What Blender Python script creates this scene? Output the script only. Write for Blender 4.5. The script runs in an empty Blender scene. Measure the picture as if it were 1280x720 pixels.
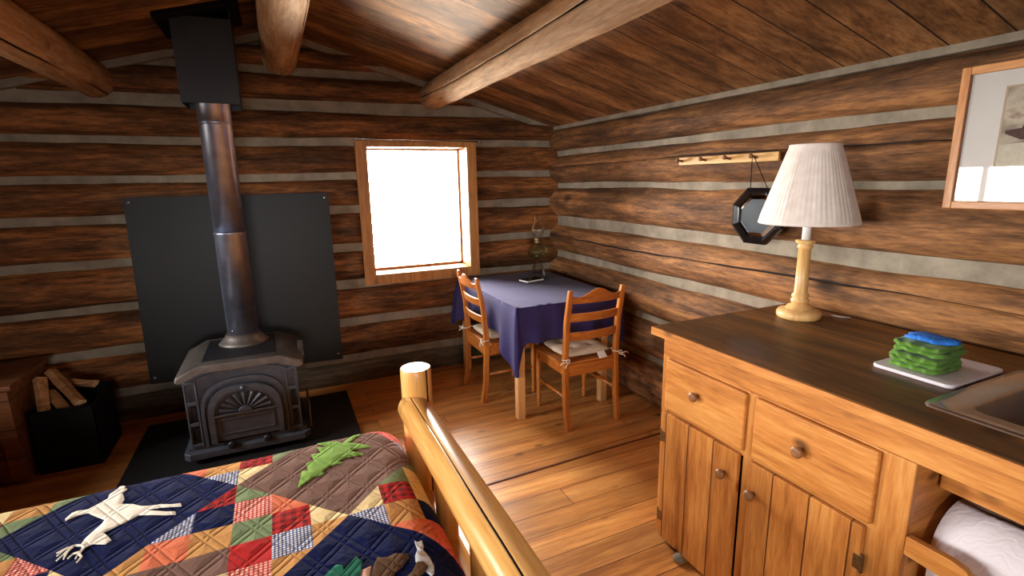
import bpy, bmesh, math, random
from mathutils import Vector, Matrix
import mathutils.noise as mnoise
rng = random.Random(7)
PI = math.pi
SC = bpy.context.scene
COL = SC.collection

# ------------------------------------------------------------------ camera, daylight, exposure
cam_d = bpy.data.cameras.new('camera')
cam_d.sensor_width = 36.0
cam_d.lens = 635.0 / 1280.0 * 36.0
cam_d.clip_start = 0.02
cam = bpy.data.objects.new('camera', cam_d)
COL.objects.link(cam)
RT, UP, FW = (0.90893698, -0.41648985, -0.01922961), (0.10401331, 0.18184992, 0.97780971), (0.40375092, 0.89076754, -0.20861061)
cam.matrix_world = Matrix(((RT[0], UP[0], -FW[0], 0.0), (RT[1], UP[1], -FW[1], 0.0), (RT[2], UP[2], -FW[2], 1.55), (0, 0, 0, 1)))
SC.camera = cam

world = bpy.data.worlds.new('overcast_sky')
SC.world = world
world.use_nodes = True
WN = world.node_tree
WN.nodes['Background'].inputs['Color'].default_value = (1.0, 0.96, 0.90, 1)
WN.nodes['Background'].inputs['Strength'].default_value = 66.0
# bright overcast sky; sunlit ground beyond the far window, ground made dark on the other sides to dim the ceiling
_tc = WN.nodes.new('ShaderNodeTexCoord'); _sx = WN.nodes.new('ShaderNodeSeparateXYZ'); WN.links.new(_tc.outputs['Generated'], _sx.inputs[0])
_mz = WN.nodes.new('ShaderNodeMapRange'); _mz.inputs[1].default_value = -0.20; _mz.inputs[2].default_value = -0.10; WN.links.new(_sx.outputs[2], _mz.inputs[0])
_my = WN.nodes.new('ShaderNodeMapRange'); _my.inputs[1].default_value = 0.2; _my.inputs[2].default_value = 0.5; WN.links.new(_sx.outputs[1], _my.inputs[0])
_g = WN.nodes.new('ShaderNodeMix'); _g.data_type = 'RGBA'; 
# dark sector added left of the far window to dim the right-hand ceiling
_mx = WN.nodes.new('ShaderNodeMapRange'); _mx.inputs[1].default_value = -0.12; _mx.inputs[2].default_value = 0.02; WN.links.new(_sx.outputs[0], _mx.inputs[0])
_mm = WN.nodes.new('ShaderNodeMath'); _mm.operation = 'MULTIPLY'; WN.links.new(_mx.outputs[0], _mm.inputs[0]); WN.links.new(_my.outputs[0], _mm.inputs[1]); WN.links.new(_mm.outputs[0], _g.inputs[0])
_g.inputs[6].default_value = (0.04, 0.037, 0.03, 1); _g.inputs[7].default_value = (0.95, 0.88, 0.76, 1)
_w = WN.nodes.new('ShaderNodeMix'); _w.data_type = 'RGBA'; WN.links.new(_mz.outputs[0], _w.inputs[0]); WN.links.new(_g.outputs[2], _w.inputs[6])
_u = WN.nodes.new('ShaderNodeMix'); _u.data_type = 'RGBA'; WN.links.new(_my.outputs[0], _u.inputs[0])
_u.inputs[6].default_value = (0.47, 0.465, 0.455, 1); _u.inputs[7].default_value = (1.0, 0.95, 0.88, 1); WN.links.new(_u.outputs[2], _w.inputs[7]); WN.links.new(_w.outputs[2], WN.nodes['Background'].inputs['Color'])

SC.view_settings.view_transform = 'Standard'
SC.view_settings.look = 'None'
SC.view_settings.gamma = 1.0
SC.view_settings.use_curve_mapping = False
SC.view_settings.exposure = 0.33
try:
    SC.cycles.max_bounces = 10
    SC.cycles.diffuse_bounces = 6
    SC.cycles.transparent_max_bounces = 16
    SC.cycles.sample_clamp_indirect = 6.0
    SC.cycles.caustics_reflective = False
    SC.cycles.caustics_refractive = False
    SC.cycles.use_denoising = True
except Exception:
    pass

# window openings (centre, size, inward direction); the sky comes in through them
BACK_WIN = (0.637, 1.405, 0.856, 1.804)      # x0 x1 z0 z1 in the far wall
LEFT_WINS = [(0.35, 1.35, 1.0, 1.85), (2.30, 3.15, 0.78, 1.62)]          # y0 y1 z0 z1 in the left wall
FRONT_FILL_WIN = (-0.75, 0.22, 0.95, 1.62)          # x0 x1 z0 z1; unseen window added behind the camera as front fill
XR, XL, YB, YF = 2.26, -2.02, 4.02, -1.70    # chinking planes of the four walls
RIDGE_X, RIDGE_Z, SLOPE = 0.12, 2.56, 0.275


def portal(name, loc, rot, sx, sy):
    d = bpy.data.lights.new(name, 'AREA')
    d.shape = 'RECTANGLE'; d.size = sx; d.size_y = sy
    o = bpy.data.objects.new(name, d)
    COL.objects.link(o)
    o.location = loc; o.rotation_euler = rot
    d.cycles.is_portal = True
    return o


portal('sky_portal_far', ((BACK_WIN[0] + BACK_WIN[1]) / 2, YB + 0.2, (BACK_WIN[2] + BACK_WIN[3]) / 2), (-PI / 2, 0, 0), 0.9, 1.1)
for i_, (a_, b_, c_, d_) in enumerate(LEFT_WINS):
    portal('sky_portal_left', (XL - 0.2, (a_ + b_) / 2, (c_ + d_) / 2), (PI / 2, 0, -PI / 2), b_ - a_ + .1, d_ - c_ + .1)
portal('sky_portal_front', ((FRONT_FILL_WIN[0] + FRONT_FILL_WIN[1]) / 2, YF - 0.2, (FRONT_FILL_WIN[2] + FRONT_FILL_WIN[3]) / 2), (PI / 2, 0, 0), FRONT_FILL_WIN[1] - FRONT_FILL_WIN[0] + .1, FRONT_FILL_WIN[3] - FRONT_FILL_WIN[2] + .1)


# ------------------------------------------------------------------ materials
def lin(v):
    v /= 255.0
    return v / 12.92 if v <= 0.04045 else ((v + 0.055) / 1.055) ** 2.4


def rgb(r, g, b):
    return (lin(r), lin(g), lin(b), 1.0)


class NT:
    """small helper that wires shader nodes"""
    def __init__(self, name):
        self.m = bpy.data.materials.new(name)
        self.m.use_nodes = True
        self.t = self.m.node_tree
        self.b = self.t.nodes['Principled BSDF']

    def n(self, typ, **kw):
        o = self.t.nodes.new(typ)
        for k, v in kw.items():
            setattr(o, k, v)
        return o

    def l(self, a, b):
        self.t.links.new(a, b)

    def math(self, op, a, b=None, c=None):
        o = self.n('ShaderNodeMath', operation=op)
        for i, v in enumerate((a, b, c)):
            if v is None:
                continue
            if isinstance(v, (int, float)):
                o.inputs[i].default_value = v
            else:
                self.l(v, o.inputs[i])
        return o.outputs[0]

    def mixc(self, f, a, b, blend='MIX'):
        o = self.n('ShaderNodeMix', data_type='RGBA', blend_type=blend)
        for i, v in ((0, f), (6, a), (7, b)):
            if isinstance(v, (int, float)):
                o.inputs[i].default_value = v
            elif isinstance(v, tuple):
                o.inputs[i].default_value = v
            else:
                self.l(v, o.inputs[i])
        return o.outputs[2]

    def ramp(self, f, stops, interp='LINEAR'):
        o = self.n('ShaderNodeValToRGB')
        o.color_ramp.interpolation = interp
        e = o.color_ramp.elements
        while len(e) < len(stops):
            e.new(0.5)
        for el, (p, c) in zip(e, stops):
            el.position = p; el.color = c
        self.l(f, o.inputs[0])
        return o.outputs[0]

    def noise(self, vec, scale, detail=4.0, rough=0.5, dist=0.0):
        o = self.n('ShaderNodeTexNoise')
        o.inputs['Scale'].default_value = scale
        o.inputs['Detail'].default_value = detail
        o.inputs['Roughness'].default_value = rough
        o.inputs['Distortion'].default_value = dist
        if vec is not None:
            self.l(vec, o.inputs['Vector'])
        return o.outputs[0]

    def bump(self, h, strength, dist=0.01):
        o = self.n('ShaderNodeBump')
        o.inputs['Strength'].default_value = strength
        o.inputs['Distance'].default_value = dist
        self.l(h, o.inputs['Height'])
        self.l(o.outputs[0], self.b.inputs['Normal'])
        return o.outputs[0]

    def coord(self):
        return self.n('ShaderNodeTexCoord').outputs['Object']

    def setp(self, **kw):
        for k, v in kw.items():
            self.b.inputs[k.replace('_', ' ')].default_value = v


def plain(name, col, rough=0.5, metal=0.0, spec=0.5, var=0.0, vscale=20.0, bump=0.0, bscale=60.0, **kw):
    k = NT(name)
    k.setp(Roughness=rough, Metallic=metal)
    k.b.inputs['Specular IOR Level'].default_value = spec
    co = k.coord()
    f = k.noise(co, vscale, 5.0, 0.6)
    d = tuple(c * (1 - var) for c in col[:3]) + (1,)
    u = tuple(min(1, c * (1 + var)) for c in col[:3]) + (1,)
    k.l(k.ramp(f, [(0.3, d), (0.7, u)]), k.b.inputs['Base Color'])
    if bump:
        k.bump(k.noise(co, bscale, 4.0), bump, 0.004)
    for kk, v in kw.items():
        k.b.inputs[kk.replace('_', ' ')].default_value = v
    return k.m


def wood(name, dark, mid, light, axis='x', grain=7.0, stretch=0.09, rough=0.5, spec=0.4, plank=None, paxis='y', seam=0.02,
         plen=None, knots=0.6, kscale=2.2, stain=None, stain_amt=0.0, stain_scale=1.2, bump=0.25, pvar=0.35, coat=0.0, seamcol=(0.012, 0.007, 0.004, 1)):
    k = NT(name)
    co = k.coord()
    sep = k.n('ShaderNodeSeparateXYZ'); k.l(co, sep.inputs[0])
    ax = {'x': 0, 'y': 1, 'z': 2}
    comps = [sep.outputs[0], sep.outputs[1], sep.outputs[2]]
    along = comps[ax[axis]]
    pid = None
    if plank:
        t = k.math('DIVIDE', comps[ax[paxis]], plank)
        pid = k.math('FLOOR', t)
        fr = k.math('FRACT', t)
        wn = k.n('ShaderNodeTexWhiteNoise', noise_dimensions='1D'); k.l(pid, wn.inputs['W'])
        rnd = wn.outputs['Value']
        if plen:
            s = k.math('ADD', k.math('DIVIDE', along, plen), k.math('MULTIPLY', rnd, 7.3))
            sid = k.math('FLOOR', s); sfr = k.math('FRACT', s)
            w2 = k.n('ShaderNodeTexWhiteNoise', noise_dimensions='1D')
            k.l(k.math('ADD', k.math('MULTIPLY', pid, 13.7), k.math('MULTIPLY', sid, 3.31)), w2.inputs['W'])
            rnd = w2.outputs['Value']
        along = k.math('ADD', along, k.math('MULTIPLY', rnd, 31.0))
    comb = k.n('ShaderNodeCombineXYZ')
    for i in range(3):
        if i == ax[axis]:
            k.l(k.math('MULTIPLY', along, stretch), comb.inputs[i])
        else:
            v = comps[i]
            if plank:
                v = k.math('ADD', v, k.math('MULTIPLY', rnd, 3.7))
            k.l(v, comb.inputs[i])
    v = comb.outputs[0]
    n1 = k.noise(v, grain, 6.0, 0.62, 0.8)
    n2 = k.noise(v, grain * 6, 3.0, 0.6, 0.3)
    n3 = k.noise(v, grain * 22, 2.0, 0.6)
    f = k.math('ADD', k.math('ADD', k.math('MULTIPLY', n1, 0.5), k.math('MULTIPLY', n2, 0.32)), k.math('MULTIPLY', n3, 0.18))
    colr = k.ramp(f, [(0.38, dark), (0.5, mid), (0.60, light)])
    if stain_amt:
        comb2 = k.n('ShaderNodeCombineXYZ')
        for i in range(3):
            k.l(k.math('MULTIPLY', comps[i], 0.45 if i == ax[axis] else 2.2), comb2.inputs[i])
        ns = k.noise(comb2.outputs[0], stain_scale * 2.2, 6.0, 0.7, 0.4)
        sm = k.ramp(ns, [(0.42, (0, 0, 0, 1)), (0.66, (1, 1, 1, 1))])
        colr = k.mixc(k.math('MULTIPLY', sm, stain_amt), colr, stain)
    if knots:
        comb3 = k.n('ShaderNodeCombineXYZ')
        for i in range(3):
            if i == ax[axis]:
                k.l(k.math('MULTIPLY', along, 0.55), comb3.inputs[i])
            else:
                k.l(k.math('ADD', comps[i], k.math('MULTIPLY', rnd, 5.1)) if plank else comps[i], comb3.inputs[i])
        vo = k.n('ShaderNodeTexVoronoi'); vo.inputs['Scale'].default_value = kscale * 2.0
        k.l(comb3.outputs[0], vo.inputs['Vector'])
        kr = k.ramp(vo.outputs['Distance'], [(0.05, (1, 1, 1, 1)), (0.17, (0, 0, 0, 1))])
        colr = k.mixc(k.math('MULTIPLY', kr, knots), colr, tuple(c * 0.22 for c in dark[:3]) + (1,))
    if plank:
        br = k.math('ADD', k.math('MULTIPLY', rnd, 2 * pvar), 1.0 - pvar)
        cb = k.n('ShaderNodeCombineColor')
        for i in range(3):
            k.l(br, cb.inputs[i])
        colr = k.mixc(1.0, colr, cb.outputs[0], 'MULTIPLY')
        edge = k.math('ABSOLUTE', k.math('SUBTRACT', fr, 0.5))
        se = k.math('GREATER_THAN', edge, 0.5 - seam)
        if plen:
            e2 = k.math('ABSOLUTE', k.math('SUBTRACT', sfr, 0.5))
            se = k.math('MAXIMUM', se, k.math('GREATER_THAN', e2, 0.5 - seam * plank / plen))
        colr = k.mixc(se, colr, seamcol)
        hgt = k.math('SUBTRACT', f, k.math('MULTIPLY', se, 1.5))
    else:
        hgt = f
    k.l(colr, k.b.inputs['Base Color'])
    k.setp(Roughness=rough)
    k.b.inputs['Specular IOR Level'].default_value = spec
    if coat:
        k.b.inputs['Coat Weight'].default_value = coat
        k.b.inputs['Coat Roughness'].default_value = 0.25
    k.bump(hgt, bump, 0.006)
    return k.m


def logmat(name, axis, dark, mid, light, stain, amt, ss=1.1):
    return wood(name, dark, mid, light, axis=axis, grain=7.0, stretch=0.12, rough=0.75, spec=0.2, knots=0.75, kscale=1.9,
                stain=stain, stain_amt=amt, stain_scale=ss, bump=0.5)


def glass_thin(name, tint=(1, 1, 1, 1), gl=0.02, fac=1.0):
    k = NT(name)
    tr = k.n('ShaderNodeBsdfTransparent'); tr.inputs[0].default_value = tint
    g = k.n('ShaderNodeBsdfGlossy'); g.inputs['Roughness'].default_value = gl
    fr = k.n('ShaderNodeFresnel'); fr.inputs[0].default_value = 1.5
    mx = k.n('ShaderNodeMixShader')
    k.l(k.math('MULTIPLY', fr.outputs[0], fac), mx.inputs[0]); k.l(tr.outputs[0], mx.inputs[1]); k.l(g.outputs[0], mx.inputs[2])
    k.l(mx.outputs[0], k.t.nodes['Material Output'].inputs['Surface'])
    return k.m


def cloth(name, col, var=0.12, weave=420.0, rough=0.95, sheen=0.03, quilt=0.0, pattern=None, col2=None, col3=None, pscale=60.0):
    k = NT(name)
    co = k.coord()
    sep = k.n('ShaderNodeSeparateXYZ'); k.l(co, sep.inputs[0])
    nz = k.noise(co, 14.0, 5.0, 0.65)
    d = tuple(c * (1 - var) for c in col[:3]) + (1,)
    u = tuple(min(1, c * (1 + var)) for c in col[:3]) + (1,)
    colr = k.ramp(nz, [(0.3, d), (0.7, u)])
    if pattern == 'check':
        a = k.math('FRACT', k.math('MULTIPLY', sep.outputs[0], pscale))
        b = k.math('FRACT', k.math('MULTIPLY', sep.outputs[1], pscale))
        colr = k.mixc(k.math('LESS_THAN', a, 0.42), colr, col2, 'MULTIPLY')
        colr = k.mixc(k.math('LESS_THAN', b, 0.42), colr, col2, 'MULTIPLY')
    elif pattern == 'plaid':
        a = k.math('FRACT', k.math('MULTIPLY', sep.outputs[0], pscale))
        b = k.math('FRACT', k.math('MULTIPLY', sep.outputs[1], pscale))
        both = k.math('MULTIPLY', k.math('LESS_THAN', a, 0.5), k.math('LESS_THAN', b, 0.5))
        anyb = k.math('MAXIMUM', k.math('LESS_THAN', a, 0.5), k.math('LESS_THAN', b, 0.5))
        colr = k.mixc(k.math('MULTIPLY', anyb, 0.35), colr, col2)
        colr = k.mixc(k.math('MULTIPLY', both, 0.6), colr, col2)
    elif pattern == 'speck':
        vo = k.n('ShaderNodeTexVoronoi'); vo.inputs['Scale'].default_value = pscale
        k.l(co, vo.inputs['Vector'])
        colr = k.mixc(k.ramp(vo.outputs['Distance'], [(0.18, (1, 1, 1, 1)), (0.3, (0, 0, 0, 1))]), colr, col2)
    k.l(colr, k.b.inputs['Base Color'])
    k.setp(Roughness=rough)
    k.b.inputs['Specular IOR Level'].default_value = 0.08
    k.b.inputs['Sheen Weight'].default_value = sheen
    h = k.noise(co, weave, 2.0)
    if quilt:
        hs = None
        for sgn in (1, -1):
            t = k.math('DIVIDE', k.math('ADD', sep.outputs[0], k.math('MULTIPLY', sep.outputs[1], sgn * (0.62 if sgn > 0 else 1.0))), 0.115 if sgn > 0 else 0.125)
            t = k.math('ADD', t, k.math('MULTIPLY', k.noise(co, 5.0, 2.0), 0.10))
            fr = k.math('FRACT', t)
            d1 = k.math('ABSOLUTE', k.math('SUBTRACT', fr, 0.40))
            d2 = k.math('ABSOLUTE', k.math('SUBTRACT', fr, 0.60))
            dd = k.math('MINIMUM', d1, d2)
            v = k.ramp(dd, [(0.0, (0, 0, 0, 1)), (0.05, (0.6, 0.6, 0.6, 1)), (0.25, (1, 1, 1, 1))])
            hs = v if hs is None else k.math('MINIMUM', hs, v)
        pk = k.noise(co, 38.0, 3.0, 0.5, 0.6)
        hh = k.math('ADD', k.math('MULTIPLY', hs, 1.0), k.math('MULTIPLY', pk, 0.55))
        hh = k.math('ADD', hh, k.math('MULTIPLY', h, 0.04))
        k.bump(hh, quilt, 0.012)
    else:
        k.bump(h, 0.25, 0.002)
    return k.m


M = {}
M['log_back'] = logmat('log_back', 'x', rgb(52, 30, 16), rgb(122, 78, 44), rgb(184, 118, 66), rgb(50, 34, 23), 0.8)
M['log_right'] = logmat('log_right', 'y', rgb(62, 40, 25), rgb(128, 88, 56), rgb(178, 124, 76), rgb(60, 42, 30), 0.8)
M['log_sill'] = logmat('log_sill', 'x', rgb(58, 50, 42), rgb(92, 82, 68), rgb(124, 108, 88), rgb(48, 40, 32), 0.7)
M['log_beam'] = wood('log_beam', rgb(150, 112, 80), rgb(204, 166, 128), rgb(230, 200, 164), axis='y', grain=7, stretch=0.09, rough=0.8, spec=0.15, knots=0.85, kscale=3.0,
                     stain=rgb(128, 96, 70), stain_amt=0.5, bump=0.3)
M['chink'] = plain('chink', rgb(142, 132, 116), 0.95, spec=0.1, var=0.28, vscale=9.0, bump=0.5, bscale=45)
M['roof'] = wood('roof', rgb(92, 60, 34), rgb(152, 108, 66), rgb(190, 142, 92), axis='x', grain=5.0, stretch=0.12, rough=0.7, spec=0.25, plank=0.185, paxis='y',
                 seam=0.018, knots=0.7, kscale=2.4, stain=rgb(66, 46, 32), stain_amt=0.7, bump=0.4, pvar=0.28)
M['floor'] = wood('floor', rgb(156, 96, 46), rgb(204, 138, 72), rgb(224, 164, 94), axis='x', grain=5.5, stretch=0.07, rough=0.34, spec=0.5, plank=0.135, paxis='y',
                  seam=0.012, plen=2.3, knots=0.85, kscale=3.4, stain=rgb(134, 94, 60), stain_amt=0.55, bump=0.15, pvar=0.16, seamcol=rgb(52, 27, 12))
PN = (rgb(150, 88, 36), rgb(192, 124, 58), rgb(212, 150, 80))
for a in 'xyz':
    M['pine_' + a] = wood('pine_' + a, *PN, axis=a, grain=7.0, stretch=0.10, rough=0.42, spec=0.4, knots=0.85, kscale=4.2, bump=0.12)
M['pine_tg'] = wood('pine_tg', *PN, axis='z', grain=8.0, stretch=0.09, rough=0.42, spec=0.4, knots=0.9, kscale=4.4, bump=0.2, plank=0.125, paxis='y', seam=0.022, pvar=0.10, seamcol=rgb(96, 50, 20))
M['casing'] = wood('casing', rgb(150, 96, 48), rgb(182, 122, 66), rgb(202, 146, 84), axis='z', grain=6, stretch=0.08, rough=0.5, knots=0.5, kscale=3, bump=0.1)
M['bed_log'] = wood('bed_log', rgb(176, 112, 48), rgb(214, 156, 84), rgb(228, 180, 108), axis='z', grain=5, stretch=0.06, rough=0.28, spec=0.5, knots=0.7, kscale=3.0, bump=0.1, coat=0.4)
M['bed_rail'] = wood('bed_rail', rgb(176, 112, 48), rgb(212, 154, 82), rgb(226, 178, 106), axis='y', grain=5, stretch=0.06, rough=0.26, spec=0.5, knots=0.7, kscale=3.0, bump=0.1, coat=0.5)
M['end_grain'] = plain('end_grain', rgb(232, 206, 160), 0.4, var=0.12, vscale=30, spec=0.5)
M['crack'] = plain('crack', rgb(38, 20, 10), 0.9)
CH = (rgb(128, 66, 22), rgb(172, 98, 38), rgb(194, 122, 54))
M['chair'] = wood('chair', *CH, axis='z', grain=9, stretch=0.08, rough=0.32, spec=0.5, knots=0.0, bump=0.08, coat=0.25)
M['chair_x'] = wood('chair_x', *CH, axis='x', grain=9, stretch=0.08, rough=0.32, spec=0.5, knots=0.0, bump=0.08, coat=0.25)
M['table_leg'] = wood('table_leg', rgb(178, 124, 70), rgb(208, 158, 102), rgb(222, 178, 122), axis='z', grain=8, rough=0.5, knots=0.2)
M['counter'] = wood('counter', rgb(66, 40, 14), rgb(122, 78, 32), rgb(168, 110, 50), axis='y', grain=6, stretch=0.09, rough=0.42, spec=0.3, plank=0.16, paxis='x', seam=0.008,
                    knots=0.8, kscale=3.0, stain=rgb(72, 52, 26), stain_amt=0.6, bump=0.12, pvar=0.32, seamcol=rgb(36, 22, 10))
M['knob_wood'] = plain('knob_wood', rgb(132, 88, 52), 0.4, var=0.2, vscale=60)
M['iron'] = plain('iron', rgb(80, 84, 95), 0.36, metal=0.2, var=0.25, vscale=25, bump=0.25, bscale=240)
M['iron_dark'] = plain('iron_dark', rgb(44, 44, 48), 0.5, metal=0.5, var=0.25, vscale=25, bump=0.2, bscale=240)
M['iron_warm'] = plain('iron_warm', rgb(104, 96, 90), 0.48, metal=0.5, var=0.3, vscale=18, bump=0.25, bscale=200)
M['pipe'] = plain('pipe', rgb(190, 198, 222), 0.36, metal=1.0, var=0.3, vscale=7)
M['shield'] = plain('shield', rgb(10, 10, 12), 0.46, spec=0.35, var=0.2, vscale=6, bump=0.06, bscale=12)
M['black_box'] = plain('black_box', rgb(34, 37, 46), 0.55, var=0.12, vscale=10)
M['hearth'] = plain('hearth', rgb(22, 21, 20), 0.7, spec=0.3, var=0.3, vscale=40, bump=0.3, bscale=120)
M['steel'] = plain('steel', rgb(206, 208, 214), 0.27, metal=1.0, var=0.08)
M['brass_dark'] = plain('brass_dark', rgb(128, 108, 76), 0.4, metal=0.9, var=0.3, vscale=80)
M['black_gloss'] = plain('black_gloss', rgb(14, 14, 16), 0.22)
M['black_matt'] = plain('black_matt', rgb(12, 11, 11), 0.8, spec=0.15)
M['mirror'] = plain('mirror', rgb(228, 232, 236), 0.02, metal=1.0)
M['glass'] = glass_thin('glass')
M['lamp_glass'] = glass_thin('lamp_glass', (0.94, 0.94, 0.90, 1), 0.03, 0.65)
M['oil'] = glass_thin('oil', (0.70, 0.68, 0.40, 1), 0.05, 0.7)
M['white_plastic'] = plain('white_plastic', rgb(214, 206, 214), 0.45, var=0.04)
M['white_paint'] = plain('white_paint', rgb(232, 228, 224), 0.4, var=0.04)
M['lamp_wood'] = wood('lamp_wood', rgb(204, 152, 90), rgb(224, 176, 112), rgb(234, 194, 134), axis='z', grain=10, rough=0.34, knots=0.0, bump=0.03, coat=0.2)
M['peg_wood'] = wood('peg_wood', rgb(186, 132, 70), rgb(212, 164, 98), rgb(224, 184, 124), axis='y', grain=9, rough=0.45, knots=0.2, bump=0.05)
M['peg_dark'] = plain('peg_dark', rgb(120, 76, 38), 0.4)
M['picture_wood'] = wood('picture_wood', rgb(176, 108, 54), rgb(204, 140, 82), rgb(216, 158, 98), axis='y', grain=14, rough=0.35, knots=0.0, bump=0.05)
M['picture_wood_z'] = wood('picture_wood_z', rgb(176, 108, 54), rgb(204, 140, 82), rgb(216, 158, 98), axis='z', grain=14, rough=0.35, knots=0.0, bump=0.05)
M['mat_board'] = plain('mat_board', rgb(246, 238, 230), 0.9, var=0.02)
M['mat_bevel'] = plain('mat_bevel', rgb(206, 180, 150), 0.8)
M['firewood'] = wood('firewood', rgb(120, 82, 48), rgb(170, 122, 76), rgb(204, 158, 108), axis='x', grain=10, rough=0.8, knots=0.2, bump=0.4)
M['fire_end'] = plain('fire_end', rgb(220, 178, 130), 0.85, var=0.18, vscale=40)
M['chest'] = wood('chest', rgb(70, 40, 18), rgb(102, 60, 30), rgb(122, 76, 42), axis='x', grain=6, rough=0.55, knots=0.5, bump=0.2, plank=0.16, paxis='z', pvar=0.15)
M['navy_cloth'] = cloth('navy_cloth', rgb(48, 42, 88), 0.10, rough=0.8, sheen=0.1)
M['cushion'] = cloth('cushion', rgb(206, 190, 168), 0.1, rough=0.9, pattern='speck', col2=rgb(170, 150, 128), pscale=70)
M['tie'] = cloth('tie', rgb(222, 206, 188), 0.08)
M['tag_white'] = plain('tag_white', rgb(238, 236, 236), 0.7)
M['towel_green'] = cloth('towel_green', rgb(92, 134, 52), 0.28, weave=320, sheen=0.15)
M['sponge'] = plain('sponge', rgb(36, 116, 214), 0.7, var=0.35, vscale=120, bump=0.9, bscale=220)
M['pillow_white'] = cloth('pillow_white', rgb(220, 214, 206), 0.05)
M['paper'] = None
k = NT('paper')
co = k.coord()
wv = k.n('ShaderNodeTexWave', wave_type='RINGS'); wv.inputs['Scale'].default_value = 18; wv.inputs['Distortion'].default_value = 9; wv.inputs['Detail'].default_value = 1.0; wv.inputs['Detail Scale'].default_value = 2.0
k.l(co, wv.inputs['Vector'])
k.setp(Roughness=0.9); k.b.inputs['Base Color'].default_value = rgb(236, 230, 236)
k.bump(wv.outputs[1], 0.25, 0.003)
M['paper'] = k.m
# lamp shade: pleated fabric that lets a little light through
k = NT('shade')
k.b.inputs['Base Color'].default_value = rgb(232, 218, 208)
k.setp(Roughness=0.85); k.b.inputs['Sheen Weight'].default_value = 0.2
k.b.inputs['Subsurface Weight'].default_value = 0.0
nz = k.noise(k.coord(), 30.0, 4.0)
k.l(k.ramp(nz, [(0.3, rgb(222, 206, 196)), (0.7, rgb(238, 226, 216))]), k.b.inputs['Base Color'])
M['shade'] = k.m
# watercolour in the frame
k = NT('art')
co = k.coord()
n1 = k.noise(co, 9.0, 5.0, 0.6, 0.5)
M['art'] = k.m
k.l(k.ramp(n1, [(0.35, rgb(120, 106, 100)), (0.5, rgb(176, 160, 142)), (0.62, rgb(222, 208, 184)), (0.72, rgb(150, 110, 96))]), k.b.inputs['Base Color'])
k.setp(Roughness=0.9)
M['art_red'] = plain('art_red', rgb(176, 74, 52), 0.9, var=0.4, vscale=60)
M['art_dark'] = plain('art_dark', rgb(96, 72, 68), 0.9, var=0.3, vscale=60)
M['art_pale'] = plain('art_pale', rgb(226, 214, 192), 0.9, var=0.12, vscale=50)

Q = 0.75
M['q_navy'] = cloth('q_navy', rgb(0, 10, 58), 0.15, quilt=Q)
M['q_brown'] = cloth('q_brown', rgb(112, 82, 70), 0.10, quilt=Q)
M['q_tan'] = cloth('q_tan', rgb(188, 134, 76), 0.10, quilt=Q)
M['q_cream'] = cloth('q_cream', rgb(218, 192, 140), 0.08, quilt=Q)
M['q_salmon'] = cloth('q_salmon', rgb(206, 108, 74), 0.10, quilt=Q)
M['q_sage'] = cloth('q_sage', rgb(112, 126, 88), 0.12, quilt=Q)
M['q_red'] = cloth('q_red', rgb(168, 30, 28), 0.12, quilt=Q)
M['q_plaid'] = cloth('q_plaid', rgb(178, 34, 30), 0.1, quilt=Q, pattern='plaid', col2=rgb(44, 24, 24), pscale=36)
M['q_check'] = cloth('q_check', rgb(214, 210, 212), 0.05, quilt=Q, pattern='check', col2=rgb(120, 130, 165), pscale=110)
M['q_pinkcheck'] = cloth('q_pinkcheck', rgb(228, 180, 166), 0.05, quilt=Q, pattern='check', col2=rgb(214, 120, 108), pscale=95)
M['q_pinkprint'] = cloth('q_pinkprint', rgb(206, 100, 92), 0.08, quilt=Q, pattern='speck', col2=rgb(120, 40, 50), pscale=80)
M['a_cream'] = cloth('a_cream', rgb(232, 220, 202), 0.08, quilt=0.5)
M['a_green'] = cloth('a_green', rgb(118, 152, 68), 0.12, quilt=0.6)
M['a_teal'] = cloth('a_teal', rgb(22, 92, 70), 0.12, quilt=0.4)
M['a_brown'] = cloth('a_brown', rgb(86, 60, 40), 0.15, quilt=0.5)
M['a_grey'] = cloth('a_grey', rgb(178, 176, 176), 0.08, quilt=0.4)
M['a_pink'] = cloth('a_pink', rgb(206, 160, 140), 0.08, quilt=0.4)


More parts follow.
